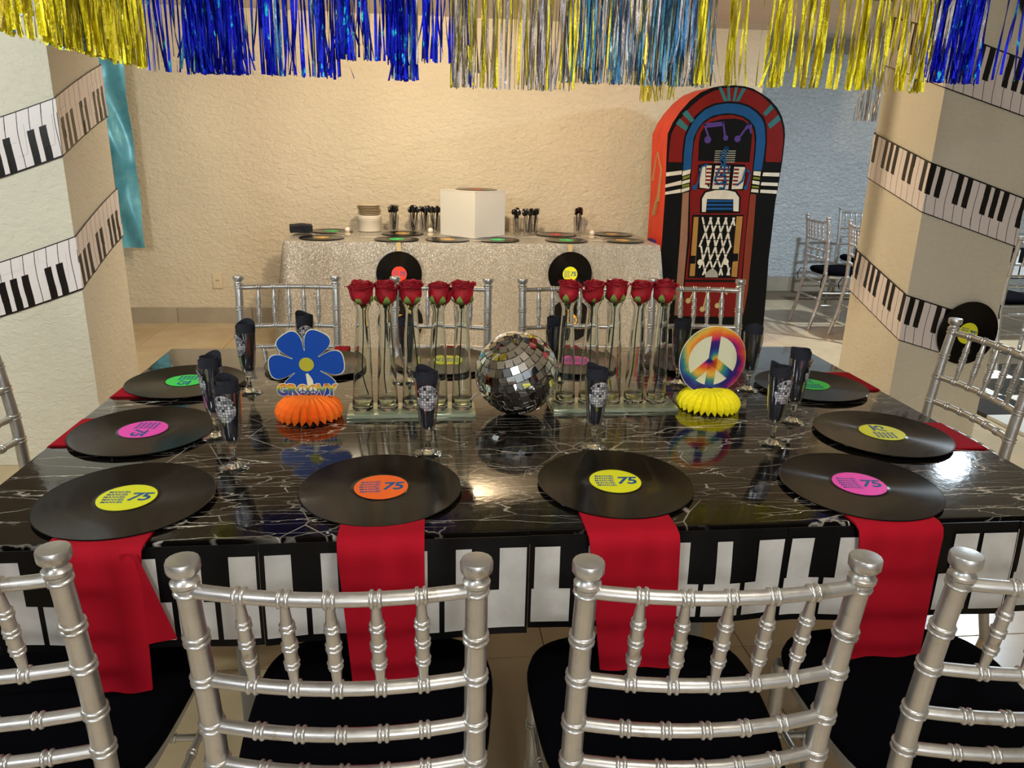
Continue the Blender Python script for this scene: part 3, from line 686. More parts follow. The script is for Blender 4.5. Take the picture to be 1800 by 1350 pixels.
# ------------------------------------------------------------------ red napkins
def napkin(label, cx, w, y_in, hang, skew=0.0, fan=0.0, side='front', zedge=None):
    """strip from under the record to the table edge and over it; side sets which edge"""
    n = 34; L1 = abs(y_in); L2 = hang
    prof = []
    r = .014
    tot = L1 + PI / 2 * r + L2
    def f(u, v):
        s = v * tot; x = (u - .5) * w * (1 + fan * max(0, (s - L1)) / max(L2, .01)) + skew * max(0, s - L1)
        wv = .004 * math.sin(u * 9 + 1 + cx * 5) * min(1, max(0, (s - L1) / .1))
        if s < L1: d = L1 - s; return (x, d, .0022)
        if s < L1 + PI / 2 * r: a = (s - L1) / r; return (x, -r * math.sin(a) , .0022 - r + r * math.cos(a))
        return (x, -r + wv, -r + .0022 - (s - L1 - PI / 2 * r) * 1.0)
    b = MB(); b.grid(f, 8, n); b.grid(lambda u, v: tuple(Vector(f(u, v)) + Vector((0, -.0028 if v > .5 * 0 and v * tot > L1 + .02 else 0, .0022 if v * tot <= L1 + .02 else 0))), 8, n)
    o = b.build('red_napkin', M['red'], smooth=60, thick=.0016)
    ang, p = {'front': (0, (cx, TY0 - .004, TZ)), 'left': (R(-90), (TX0 + .010, cx, TZ)), 'right': (R(90), (TX1 - .010, cx, TZ)), 'back': (R(180), (cx, TY1 + .004, TZ))}[side]
    if side == 'front': p = (cx, TY0 - .018, TZ)
    o.location = p; o.rotation_euler = (0, 0, ang)
    tag(o, label, 'napkin', 'folded red napkins under the records')
    return o
napkin('red napkin hanging at the front left corner, under the leftmost yellow-label record', -.533, .150, .22, .250, .04, -.28)
b = MB(); b.grid(lambda u, v: (-.490 + .028 * v * 0 + u * (.028 + .045 * v), TY0 - .034 + .004 * math.sin(u * 4), TZ - .004 - v * (.175 - .02 * u)), 6, 10)
o = b.build('napkin_flap', M['red'], smooth=60, thick=.0016); tag(o, 'flared corner flap of red napkin beside the leftmost hanging napkin', 'napkin', 'folded red napkins under the records')
napkin('long red napkin hanging at the front under the orange-label record', -.085, .142, .22, .292, .03, -.12)
napkin('red napkin hanging at the front under the middle yellow-label record', .338, .158, .22, .252, .08, -.15)
napkin('red napkin hanging at the front right under the pink-label record', .818, .158, .20, .262, .05, -.08)
for lab, c, s in (('red napkin corner at the left edge under the pink-label record', 1.640, 'left'), ('red napkin corner at the left edge under the green-label record', 1.965, 'left'),
                  ('red napkin corner at the right edge under the yellow-label record', 1.535, 'right'), ('red napkin corner at the right edge under the green-label record', 1.965, 'right')):
    napkin(lab, c, .16, .10, .03, 0, 0, s)
for lab, c in (('red napkin end at the far edge behind the flower ornament', -.31), ('red napkin end at the far edge behind the left vases', .041), ('red napkin end at the far edge behind the right vases', .422), ('red napkin end at the far edge behind the peace sign', .80)):
    napkin(lab, c + .03, .045, .08, .03, 0, 0, 'back')

# ------------------------------------------------------------------ plastic flutes with rolled napkins
def make_flute(label, group):
    t = thing('plastic_flute', label, 'glass', group=group)
    b = MB(); prof = [(.0002, .047), (.010, .048), (.0145, .056), (.0185, .075), (.0225, .110), (.0265, .162), (.0258, .162), (.0217, .110), (.0177, .075), (.0137, .057), (.0092, .0495), (.0002, .049)]
    b.lathe(prof, 28); b.build('bowl', M['plastic'], t, 50)
    b = MB(); prof = [(.0002, .0475), (.0075, .0465), (.0058, .042), (.0066, .038), (.0054, .033), (.0048, .024), (.0065, .016), (.012, .0085), (.0220, .0048), (.0300, .0022), (.0310, .0010), (.0300, 0), (.0002, .0006)]
    b.lathe(prof, 28); b.build('stem_and_foot', M['glass'], t, 50)
    # rolled napkin (a spiral sheet)
    b = MB(); turns = 2.1
    def f(u, v):
        a = u * 2 * PI * turns; z = .060 + v * (.118 + .004 * math.sin(u * 21) + .010 * max(0, math.sin(u * 9 + .5)) ** 3)
        r = (.0118 + .0132 * min(1, (z - .058) / .110)) * (1 - .30 * u)
        return (r * math.cos(a + 1), r * math.sin(a + 1), z)
    b.grid(f, 60, 10); b.build('rolled_napkin', M['black_cloth'], t, 60, thick=.0012)
    # printed mirror ball on the bowl
    b = MB(); n = 14
    def g(u, v):
        # disk mapped on the bowl surface
        a = u * 2 * PI; q = v * .0255; h = .130 + q * math.sin(a) * 1.12; s = q * math.cos(a) * .95
        r = .0145 + (h - .056) * (.0265 - .0145) / .106 + .0016; an = -PI / 2 + s / r
        return (r * math.cos(an), r * math.sin(an), h)
    b.grid(g, 28, 8, uv=lambda u, v: (.5 + .5 * v * math.cos(u * 2 * PI), .5 + .5 * v * math.sin(u * 2 * PI)))
    b.build('printed_ball', M['ballprint'], t, 60)
    return t
GF = 'plastic flutes holding rolled black napkins'
FL = make_flute('clear flute with black napkin, nearest one left of the blue flower', GF); FL.location = (-.391, 1.433, TZ); FL.rotation_euler = (0, 0, R(-12))
for lab, x_, y_, a in (('clear flute with black napkin right behind the nearest left one', -.469, 1.603, -70), ('clear flute with black napkin standing at the left near the far left corner', -.466, 1.915, -50),
                       ('clear flute with black napkin behind the blue flower ornament', -.335, 2.02, 10), ('clear flute with black napkin in front of the left vases', -.009, 1.488, 0),
                       ('clear flute with black napkin in front of the right vases', .348, 1.50, 5), ('clear flute with black napkin, nearest one right of the peace sign', .755, 1.505, 10),
                       ('clear flute with tall black napkin behind the nearest right one', .868, 1.644, 70), ('clear flute with black napkin immediately right behind the peace sign', .859, 1.895, 120),
                       ('clear flute with black napkin behind the fifth right vase', .681, 1.957, 170), ('clear flute with black napkin behind the third left vase', -.066, 1.993, 180),
                       ('clear flute with black napkin right behind the mirror ball', .335, 1.99, 180)):
    copy_tree(FL, (x_, y_, TZ), R(a), lab, GF)

# ------------------------------------------------------------------ glass vases with roses
def petal_mesh(w, h, R0, flare, curl):
    b = MB()
    def f(u, v):
        a = (u - .5) * w; ww = (.35 + .65 * math.sin(min(1, v * 1.25 + .12) * PI / 2)) * (1 - .38 * max(0, (v - .72) / .28) ** 2)
        an = a * ww
        r = R0 * (.50 + .50 * math.sin(min(1, v * 2.3) * PI / 2) - .10 * max(0, v - .45)) + flare * max(0, v - .62) ** 2 * 6 + curl * max(0, v - .8) * abs(u - .5) * 1.2
        z = h * (v - .9 * max(0, v - .86) ** 1 * abs(1)) + .002 * math.cos(u * PI * 2)
        if v > .97: r += .0012
        return (r * math.cos(an), r * math.sin(an), z)
    b.grid(f, 8, 10); return b
PET = []
for i, (w_, h_, r_, fl, cu) in enumerate(((2.5, .051, .0225, .0070, .008), (2.6, .054, .0205, .0050, .005), (2.7, .056, .0170, .0034, .004), (2.9, .058, .0125, .0024, .002), (3.3, .058, .0075, .0012, .001))):
    PET.append((w_, h_, r_, fl, cu))
PETM = {}
def make_rose(root, seed):
    rnd = random.Random(seed)
    lay = [(0, 3), (1, 3), (2, 3), (3, 3), (4, 2)]
    for li, cnt in lay:
        for k in range(cnt):
            if li not in PETM:
                o = petal_mesh(*PET[li]).build('petal', M['petal'], root, 70, thick=.0007); PETM[li] = o
            else: o = inst(PETM[li], 'petal', root)
            ang = k * 2 * PI / cnt + li * .9 + rnd.uniform(-.25, .25)
            tl = rnd.uniform(-.05, .10) if li < 2 else rnd.uniform(-.03, .03); s = rnd.uniform(.94, 1.08)
            if li == 0 and k == 0: tl += rnd.choice([.05, .2, .32])
            o.matrix_local = Matrix.Rotation(ang, 4, 'Z') @ Matrix.Rotation(tl, 4, 'Y') @ Matrix.Diagonal((s, s, rnd.uniform(.95, 1.05), 1))
    # sepals and stem
    b = MB(); b.lathe([(.0002, -.012), (.004, -.011), (.0065, -.004), (.0075, .002), (.005, .006), (.0002, .007)], 12)
    b.build('calyx', M['leaf'], root)
    sp0 = None
    for k in range(4):
        if 'sep' not in PETM:
            b = MB(); b.grid(lambda u, v: ((.007 + .0185 * math.sin(min(1, v * 1.7) * PI / 2)), (u - .5) * .016 * math.sin(PI * min(1, v * .90 + .10)), -.003 + .026 * v), 3, 7)
            o = b.build('sepal', M['leaf'], root, 60, thick=.0006); PETM['sep'] = o
        else: o = inst(PETM['sep'], 'sepal', root)
        o.matrix_local = Matrix.Rotation(k * PI / 2 + rnd.uniform(0, 1), 4, 'Z')
    b = MB(); b.tube(smoothpts([(0, 0, -.008), (.001, .001, -.08), (rnd.uniform(-.008, .008), .002, -.17), (rnd.uniform(-.012, .012), 0, -.225)], 4), .0014, 6); b.build('stem', M['stem'], root)
def make_vase(label, group):
    t = thing('bottle_vase', label, 'vase', group=group)
    outer = [(.0002, 0), (.022, 0), (.0245, .002), (.0250, .008), (.0240, .03), (.0215, .10), (.0180, .18), (.0145, .225), (.0135, .240), (.0155, .250), (.0200, .258), (.0206, .2595)]
    inner = [(.0195, .2595), (.0145, .2505), (.0122, .240), (.0130, .225), (.0163, .18), (.0198, .10), (.0222, .03), (.0225, .014), (.018, .0105), (.0002, .010)]
    b = MB(); b.lathe(outer + inner, 36); b.build('glass_body', M['glass'], t, 60)
    b = MB(); b.lathe([(.0002, .0108), (.0215, .0118), (.0216, .0150), (.0002, .0158)], 28); b.build('water_base', M['glass_green'], t, 50)
    return t
GV = 'bottle vases in two rows'; GRo = 'red roses in the bottle vases'; GTr = 'glass trays under the vases'
VA = None; TRY = None
ordn = ['leftmost', 'second from left', 'middle', 'second from right', 'rightmost']
for si, (bx0, by, dx, tx0, tx1, ty0, ty1, rowname, ty) in enumerate(((-.165, 1.748, .0595, -.200, .104, 1.706, 1.795, 'left row', 0), (.332, 1.775, .0585, .296, .612, 1.728, 1.822, 'right row', 0))):
    b = MB(); b.box((-(tx1 - tx0) / 2, -(ty1 - ty0) / 2, 0), ((tx1 - tx0) / 2, (ty1 - ty0) / 2, .0095)); 
    tr = b.build('glass_tray', M['glass_green'], smooth=30, bevel=.0012); tr.location = ((tx0 + tx1) / 2, (ty0 + ty1) / 2, TZ); tr.rotation_euler = (0, 0, R(0.5))
    tag(tr, 'thick greenish glass tray carrying the %s of vases' % rowname, 'tray', GTr)
    tops = ([-.159, -.107, -.047, .015, .070], [.326, .388, .443, .503, .563])[si]
    for k in range(5):
        lx = bx0 + dx * k; lab = 'clear bottle vase, %s in the %s' % (ordn[k], rowname)
        lean = math.atan2(tops[k] + .002 - lx, .262)
        loc = (lx, by, TZ + .0096)
        if VA is None: v_ = make_vase(lab, GV); VA = v_; v_.location = loc
        else: v_ = copy_tree(VA, loc, None, lab, GV)
        v_.rotation_euler = (0, lean, R(37 * k)) if False else (0, lean, 0)
        r = thing('rose', 'red rose in the %s vase of the %s' % (ordn[k], rowname), 'rose', group=GRo)
        top = Vector(loc) + Matrix.Rotation(lean, 3, 'Y') @ Vector((0, 0, .2585))
        r.location = top; sc = (1, 1.0, 1.02, .98, 1.04)[k]; r.scale = (sc * 1.0, sc, sc); r.rotation_euler = (random.uniform(-.06, .06), random.uniform(-.05, .08), random.uniform(0, 6))
        make_rose(r, 10 * si + k)

# ------------------------------------------------------------------ mirror ball
RB = .100
ball = thing('mirror_ball', 'mirror ball of square silver tiles lying on the table centre', 'mirror ball', (.204, 1.735, TZ + RB + .002))
axis = Euler((R(14), R(-24), R(10))).to_matrix().to_4x4()
b = MB(); b.lathe([(RB * .965 * math.cos(a), RB * .965 * math.sin(a)) for a in [R(-89.5 + 179 * i / 24) for i in range(25)]], 40, axis); b.build('core', M['mirror_grout'], ball)
ts = .0178; rings = int(PI * RB / (ts + .0012)); tiles = []
for i in range(rings):
    ph = -PI / 2 + PI * (i + .5) / rings; n = max(3, int(2 * PI * RB * math.cos(ph) / (ts + .0012)))
    for k in range(n):
        a = 2 * PI * (k + .5 * (i % 2) * 0) / n
        nrm = Vector((math.cos(ph) * math.cos(a), math.cos(ph) * math.sin(a), math.sin(ph)))
        east = Vector((-math.sin(a), math.cos(a), 0)); north = nrm.cross(east) * 1
        j1, j2 = random.uniform(-.08, .08), random.uniform(-.08, .08)
        n2 = (nrm + east * j1 + north * j2).normalized(); e2 = (east - n2 * east.dot(n2)).normalized(); no2 = n2.cross(e2)
        m = Matrix((e2, no2, n2)).transposed().to_4x4(); m.translation = nrm * RB * .972
        tiles.append(axis @ m)
view = (Vector((0, 0, CAMZ)) - ball.location).normalized()
tiles.sort(key=lambda m: -(m.to_3x3() @ Vector((0, 0, 1))).dot(view))
b = MB(); b.box((-ts / 2, -ts / 2, 0), (ts / 2, ts / 2, .0022)); tm = None
for m in tiles[:290]:
    if tm is None: tm = b.build('mirror_tile', M['mirror'], ball, 0); tm.matrix_local = m
    else: inst(tm, 'mirror_tile', ball, m)
b = MB()
for m in tiles[290:]: b.box((-ts / 2, -ts / 2, 0), (ts / 2, ts / 2, .0022), mat=m)
o = b.build('mirror_tiles', M['mirror'], ball, 0); o['kind'] = 'stuff'
b = MB(); b.tube([(-.098, -.02, -.045), (-.112, -.02, -.060)], .0016, 6); b.tube([(-.098, -.012, -.045), (-.112, -.018, -.061)], .0016, 6); b.build('hanging_wire', M['silver'], ball)

# ------------------------------------------------------------------ tissue ornaments
def honeycomb(root, mat, rad, h, n=30, name='tissue_base'):
    b = MB()
    prof = [(.10, 1.0), (.45, .97), (.74, .84), (.93, .60), (1.0, .34), (.97, .18)]
    for i in range(n):
        a0 = 2 * PI * i / n; a1 = 2 * PI * (i + .5) / n; a2 = 2 * PI * (i + 1) / n
        for (p, q, out) in ((a0, a1, 0), (a1, a2, 1)):
            pts = []
            for (rr_, zz) in prof:
                ro = rad * rr_; ri = rad * rr_ * (1 - .20 * min(1, rr_ * 1.2))
                pts.append(((ri if not out else ro), (ro if not out else ri), zz * h))
            for (r0, r1, z0), (r2, r3, z1) in zip(pts, pts[1:]):
                b.add([(r0 * math.cos(p), r0 * math.sin(p), z0), (r1 * math.cos(q), r1 * math.sin(q), z0), (r3 * math.cos(q), r3 * math.sin(q), z1), (r2 * math.cos(p), r2 * math.sin(p), z1)], [(0, 1, 2, 3)])
            r0, r1, z0 = pts[-1]
            tipang = q if not out else p; rt = rad * .93
            b.add([(r0 * math.cos(p), r0 * math.sin(p), z0), (r1 * math.cos(q), r1 * math.sin(q), z0), (rt * math.cos(tipang), rt * math.sin(tipang), .001)], [(0, 1, 2)])
            # fin running inwards below
            if not out: b.add([(rt * math.cos(q), rt * math.sin(q), .001), (rad * .99 * math.cos(q), rad * .99 * math.sin(q), h * .3), (.01 * math.cos(q), .01 * math.sin(q), h * .9), (rad * .35 * math.cos(q), rad * .35 * math.sin(q), .004)], [(0, 1, 2, 3)])
    b.build(name, mat, root, 15)
fl = thing('flower_ornament', 'blue flower table ornament reading GROOVY on an orange tissue base', 'ornament', (-.288, 1.725, TZ), R(-2))
honeycomb(fl, M['tissue_orange'], .079, .056, 25)
def flower_outline(Rm, n=360, slit=.40, grow=0):
    out = []
    for k in range(n):
        th = 2 * PI * k / n; q = abs(((math.degrees(th) - 5 + 30) % 60) - 0) ; q = min(q, 60 - q)
        e = max(0, (q - 2.2 - (0 if not grow else -.6)) / 21); f_ = 0 if e <= 0 else (1 - (1 - min(1, e)) ** 2.8) ** (1 / 2.4)
        r = Rm * (slit + (1 - slit) * f_) + grow
        out.append((r * math.cos(th), r * math.sin(th)))
    return out
zc = .128
b = MB(); b.prism([(x_, y_ + zc) for x_, y_ in flower_outline(.0855, grow=.0022)], .0, .0016); b.build('card_backing', M['cream_card'], fl, 0)
b = MB(); b.prism([(x_, y_ + zc) for x_, y_ in flower_outline(.0855)], -.0008, -.0001); b.build('blue_petals', M['flower_blue'], fl, 0)
b = MB(); b.prism([(.0170 * math.cos(2 * PI * k / 32), .0165 * math.sin(2 * PI * k / 32) + zc + .001) for k in range(32)], -.0016, -.0009); b.build('flower_centre', M['mustard'], fl, 0)
b = MB(); b.prism([(-.003, .106), (.002, .108), (.009, .098), (.013, .090), (.013, .066), (.001, .066), (-.001, .085), (-.002, .098)], -.0016, -.0009); b.build('flower_stem', M['cream_card'], fl, 0)
# lettering
def letter(txt, x0, sz, parent, off, mat, y, name, z=.0, wide=1.0):
    me = text_mesh(txt, sz, .0004, off); b = MB()
    mb_from_mesh(b, me, Matrix.Translation((x0, y, z)) @ Matrix.Diagonal((wide, 1, 1, 1)) @ Matrix.Rotation(R(90), 4, 'X'))
    o = b.build(name, mat, parent, 0, loc=(0, 0, .056)); return o
for k, (ch, x0, wd) in enumerate((('G', -.070, .95), ('R', -.045, .95), ('V', .0235, .92), ('Y', .0445, .95))):
    letter(ch, x0, .036, fl, .0034, M['cream_card'], -.0030, 'letter_outline', 0, wd)
    letter(ch, x0, .036, fl, .0018, M['rainbow'], -.0042, 'letter', 0, wd)
def circ(r, cx, cz, n=32): return [(cx + r * math.cos(2 * PI * k / n), cz + r * math.sin(2 * PI * k / n)) for k in range(n)]
def peace(root, cx, cz, ro, ri, wbar, yf, yb, mat, name, n=40, loc=None, tilt=0):
    b = MB()
    A = circ(ro, cx, cz, n); B = circ(ri, cx, cz, n); A.append(A[0]); B.append(B[0]); b.ring(A, B, yf, yb)
    def bar(a0, r0, r1):
        d = Vector((math.cos(a0), math.sin(a0))); p = Vector((-d.y, d.x)) * wbar / 2; c = Vector((cx, cz))
        b.prism([tuple(c + d * r0 - p), tuple(c + d * r1 - p), tuple(c + d * r1 + p), tuple(c + d * r0 + p)], yf, yb)
    m_ = (ri + ro) / 2
    for a_ in (R(90) + tilt, R(270) + tilt, R(218) + tilt, R(322) + tilt): bar(a_, 0, m_)
    return b.build(name, mat, root, 0, loc=loc)
for cx in (-.0115, .0125):
    b = MB(); b.prism(circ(.0140, cx, .0125), -.0030, -.0022); b.build('letter_outline', M['cream_card'], fl, 0, loc=(0, 0, .056))
    b = MB(); b.prism(circ(.0118, cx, .0125), -.0040, -.0031); b.build('letter_back', M['white_card'], fl, 0, loc=(0, 0, .056))
    peace(fl, cx, .0125, .0125, .0085, .0026, -.0048, -.0041, M['rainbow'], 'letter', loc=(0, 0, .056))
pc = thing('peace_ornament', 'round tie-dye peace sign ornament on a yellow tissue base', 'ornament', (.697, 1.755, TZ), R(4))
honeycomb(pc, M['tissue_yellow'], .080, .054, 27)
def cut(poly, zmin): return [(a_, max(z_, zmin)) for a_, z_ in poly]
cz = .125; rp = .0865
b = MB(); b.prism(cut(circ(rp + .0015, 0, 0, 64), .047 - cz), 0, .0015); b.build('card_backing', M['cream_card'], pc, 0, loc=(0, 0, cz))
o = None
b = MB(); A = cut(circ(rp, 0, 0, 64), .047 - cz); B = circ(.064, 0, 0, 64); A.append(A[0]); B.append(B[0]); b.ring(A, B, -.0014, -.0002)
for a_ in (R(87), R(267), R(220), R(322)):
    d = Vector((math.cos(a_), math.sin(a_))); p = Vector((-d.y, d.x)) * .0115
    b.prism([tuple(-p), tuple(d * .068 - p), tuple(d * .068 + p), tuple(p)], -.0013, -.0002)
b.build('peace_sign', M['tiedye'], pc, 0, loc=(0, 0, cz))
#%%
# ------------------------------------------------------------------ buffet
bt = thing('buffet_table', 'buffet table against the cream wall under the sequin cloth', 'table', (.305, 5.47, 0))
b = MB(); b.box((-1.245, -.36, .722), (1.245, .36, .742)); b.build('tabletop', M['white_plastic'], bt, 0)
for lx in (-1.05, 1.05):
    for ly in (-.28, .28):
        b = MB(); b.lathe([(.014, 0), (.014, .722)], 10); b.build('leg', M['grey_metal'], bt, loc=(lx, ly, 0))
b = MB(); hx, hy, zt = 1.258, .375, .749
b.grid(lambda u, v: ((u - .5) * 2 * hx, (v - .5) * 2 * hy, zt), 40, 10)
# skirt round the perimeter
per = []
def addseg(p0, p1, n, nrm):
    for k in range(n): q = k / n; per.append((p0[0] + (p1[0] - p0[0]) * q, p0[1] + (p1[1] - p0[1]) * q, nrm, q))
addseg((-hx, hy), (-hx, -hy), 18, (-1, 0)); addseg((-hx, -hy), (-hx, -hy), 6, None); addseg((-hx, -hy), (hx, -hy), 90, (0, -1)); addseg((hx, -hy), (hx, -hy), 6, None); addseg((hx, -hy), (hx, hy), 18, (1, 0)); per.append((hx, hy, (1, 0), 1))
rows = 16; o0 = len(b.v)
for j in range(rows + 1):
    d = j / rows
    for i, (px, py, nr, q) in enumerate(per):
        if nr is None:
            a_ = (PI + PI / 2 * q) if px < 0 else (-PI / 2 + PI / 2 * q); nx, ny = math.cos(a_), math.sin(a_); amp = .12
        else:
            nx, ny = nr; e = min(abs(px + hx), abs(px - hx)) if ny else min(abs(py + hy), 9)
            amp = .12 * math.exp(-e / .13) if True else 0
        s = px * 9 + py * 11
        fold = (.010 * math.sin(s * 1.7) + .007 * math.sin(s * 3.1 + 1)) * d
        if nr and ny: fold = .004 * math.sin(px * 5) * d + .004 * d * math.sin(px * 13) + amp * .25 * d * math.sin(px * 30)
        off = fold + amp * d ** 1.0 + .004 * min(1, d * 8)
        b.v.append((px + nx * off, py + ny * off, zt - .012 * min(1, d * 20) * 0 - d * (zt - .012)))
nP = len(per)
for j in range(rows):
    for i in range(nP - 1):
        a_ = o0 + j * nP + i; b.f.append([a_, a_ + 1, a_ + nP + 1, a_ + nP]); b.mi.append(0)
cl = b.build('sequin_tablecloth', M['sequin'], smooth=60, loc=(.305, 5.47, 0)); tag(cl, 'silver sequin cloth draped over the buffet table', 'tablecloth')
# white box
t = thing('display_box', 'tall white glittery cube standing on the buffet with a record on it', 'box', (.305, 5.334 + .235, .751), R(45))
b = MB(); b.box((-.165, -.165, 0), (.165, .165, .315)); b.build('box_body', M['white_card'], t, 0, bevel=.002)
b = MB(); b.box((-.167, -.167, .315), (.167, .167, .320)); b.build('box_top', M['white_plastic'], t, 0)
record('record with orange label lying on top of the white box', 'orange', (.33, 5.575, 1.0735), R(15), GB)
# black napkin stack
t = thing('napkin_stack', 'square stack of black napkins on the left end of the buffet', 'napkins', (-.90, 5.50, .751), R(12))
for k in range(5):
    b = MB(); s_ = .075 - .002 * (k % 2); b.grid(lambda u, v: ((u - .5) * 2 * s_, (v - .5) * 2 * s_, .003 * math.sin(u * 7 + k) + .002 * math.sin(v * 9)), 8, 8)
    b.build('napkin', M['black_cloth'], t, 60, thick=.011, loc=(0, 0, .014 + k * .0125))
# tubs and kraft plates
t = thing('round_tub', 'white round tub on the buffet under a pile of kraft plates', 'tub', (-.445, 5.75, .751))
b = MB(); b.lathe([(.080, 0), (.084, .003), (.088, .078), (.0895, .080), (.0895, .088), (.086, .089)], 36); b.build('tub_body', M['white_plastic'], t)
b = MB(); b.lathe([(.088, .0895), (.0905, .091), (.0905, .112), (.085, .117), (.0001, .1172)], 36); b.build('tub_lid', M['white_plastic'], t)
b = MB(); b.lathe([(.0001, 0), (.062, 0), (.082, .009), (.086, .0105), (.0855, .0120), (.081, .0105), (.062, .0022), (.0001, .002)], 32); pl = None
for k in range(6):
    if pl is None: pl = b.build('kraft_plate', M['kraft']); pl.location = (-.445, 5.75, .8695)
    else: pl2 = inst(pl, 'kraft_plate'); pl2.location = (-.445 + random.uniform(-.006, .006), 5.75, .8695 + .0118 * k)
for o in list(C.objects):
    if o.name.startswith('kraft_plate'): tag(o, 'kraft paper plate in the pile on the white tub', 'plate', 'kraft plates piled on the white tub')
# cups of cutlery
cup0 = None; spoon0 = None; fork0 = None
def cup(label, x_, y_):
    global cup0
    if cup0 is None:
        b = MB(); b.lathe([(.0002, 0), (.026, 0), (.0275, .002), (.036, .118), (.0366, .1195), (.0356, .119), (.0268, .004), (.0002, .003)], 24)
        cup0 = b.build('plastic_cup', M['plastic']); o = cup0
    else: o = inst(cup0, 'plastic_cup')
    o.location = (x_, y_, .751); tag(o, label, 'cup', 'clear cups of black cutlery on the buffet')
def cutlery(kind, x_, y_, where):
    global spoon0, fork0
    b = MB()
    if kind == 'spoon':
        if spoon0 is None:
            b.tube([(0, 0, .004), (0, 0, .07), (0, 0, .135)], [.0042, .0038, .0034], 6)
            b.grid(lambda u, v: ((u - .5) * .038 * math.sqrt(max(0, 1 - (2 * v - 1) ** 2)) , -.006 * (1 - (2 * u - 1) ** 2) * math.sin(PI * v), .130 + .045 * v), 6, 8)
            spoon0 = b.build('plastic_spoon', M['black_plastic'], thick=.0012); o = spoon0
        else: o = inst(spoon0, 'plastic_spoon')
    else:
        if fork0 is None:
            b.tube([(0, 0, .004), (0, 0, .07), (0, 0, .135)], [.0028, .0024, .0026], 6)
            b.box((-.011, -.001, .132), (.011, .001, .150))
            for k in range(4): b.box((-.011 + k * .0061, -.001, .150), (-.0075 + k * .0061, .001, .174))
            fork0 = b.build('plastic_fork', M['black_plastic']); o = fork0
        else: o = inst(fork0, 'plastic_fork')
    a_ = random.uniform(0, 2 * PI); r_ = random.uniform(.002, .013)
    o.location = (x_ + r_ * math.cos(a_), y_ + r_ * math.sin(a_), .7545 + random.uniform(0, .016))
    tl = random.uniform(.05, .20); o.rotation_euler = (-tl * math.sin(a_), tl * math.cos(a_), random.uniform(-.6, .6))
    tag(o, 'black plastic %s standing in %s' % (kind, where), kind, 'black plastic %ss standing in the clear cups' % kind)
for lab, where, x_, y_, kd, n in (('clear cup of black forks standing alone right of the white tub', 'the lone cup right of the white tub', -.265, 5.74, 'fork', 9),
        ('clear cup of black spoons, leftmost of three left of the box', 'the leftmost cup of three left of the box', -.125, 5.74, 'spoon', 8), ('clear cup of black spoons, middle one of three left of the box', 'the middle cup of three left of the box', -.045, 5.79, 'spoon', 8),
        ('clear cup of black spoons, third one touching the white box', 'the cup nearest the left of the box', .035, 5.74, 'spoon', 8),
        ('clear cup of black spoons immediately right of the white box', 'the cup touching the right of the box', .640, 5.66, 'spoon', 8), ('clear cup of black cutlery, second right of the white box', 'the second cup right of the box', .710, 5.62, 'spoon', 8),
        ('clear cup of black forks, third right of the white box', 'the third cup right of the box', .765, 5.69, 'fork', 9), ('clear cup of black forks standing alone at the right of the buffet', 'the lone cup at the right of the buffet', 1.12, 5.80, 'fork', 9)):
    cup(lab, x_, y_)
    for k in range(n): cutlery(kd, x_, y_, where)
# tongs and cake pops
def tongs(label, x_, y_, a_):
    t = thing('serving_tongs', label, 'tongs', (x_, y_, .7535), a_, 'clear serving tongs on the buffet')
    for s in (-1, 1):
        b = MB(); b.box((0, -.0035, 0), (.13, .0035, .004)); o = b.build('tong_arm', M['plastic_w'], t, 0); o.rotation_euler = (0, 0, s * R(13))
M['plastic_w'] = simple('frosted_plastic', rgb(200, 190, 170), 0.3)
for k, (lab, x_, y_, a_) in enumerate((('frosted tongs lying left of the hanging red-label record', -.48, 5.30, 20), ('frosted tongs lying beside the front left record', -.56, 5.52, 160), ('frosted tongs lying on the record left of the box', .02, 5.40, -35),
        ('frosted tongs lying in front of the white box corner', .28, 5.20, -10), ('frosted tongs lying before the right cups', .66, 5.42, 25), ('frosted tongs lying beside the front right record', 1.12, 5.30, -15), ('frosted tongs lying between the right records', 1.10, 5.52, 5))):
    tongs(lab, x_, y_, R(a_))
for lab, x_, y_ in (('white round candle on a wooden stub left of the front records', -.575, 5.43), ('white round candle on a wooden stub left of the white box', .0, 5.46), ('white round candle on a wooden stub between the right records', 1.16, 5.44)):
    t = thing('ball_candle', lab, 'candle', (x_, y_, .751), 0, 'round candles on the buffet')
    b = MB(); b.lathe([(.0001, 0), (.020, 0), (.023, .012), (.018, .022), (.0001, .023)], 16); b.build('wooden_stub', M['kraft'], t)
    b = MB(); b.lathe([(.0001 + .019 * math.cos(R(-88 + 176 * i / 12)), .040 + .019 * math.sin(R(-88 + 176 * i / 12))) for i in range(13)], 16); b.build('candle_ball', M['white_plastic'], t)

# ------------------------------------------------------------------ jukebox (painted foam prop)
jk = thing('jukebox', 'tall red painted cardboard jukebox with arched top beside the buffet', 'jukebox', (2.03, 5.28, 0))
out = [(-.425, 0), (-.40, .524), (-.400, .772), (-.404, 1.075), (-.415, 1.295), (-.421, 1.478), (-.393, 1.55), (-.348, 1.621), (-.287, 1.693), (-.216, 1.749), (-.135, 1.782), (-.051, 1.798), (.016, 1.80), (.085, 1.796), (.147, 1.783), (.211, 1.754), (.276, 1.717), (.336, 1.664), (.374, 1.61), (.40, 1.547), (.412, 1.491), (.415, 1.435), (.416, 1.329), (.412, 1.198), (.402, 1.038), (.405, .781), (.405, .639), (.418, .42), (.435, 0)]
b = MB(); n = len(out); D = .37
b.add([(x_, 0, z_) for x_, z_ in out] + [(x_ + (.0), D, z_ ) for x_, z_ in out], [tuple(range(n)), tuple(range(2 * n - 1, n - 1, -1))], 0)
base = len(b.v) - 2 * n
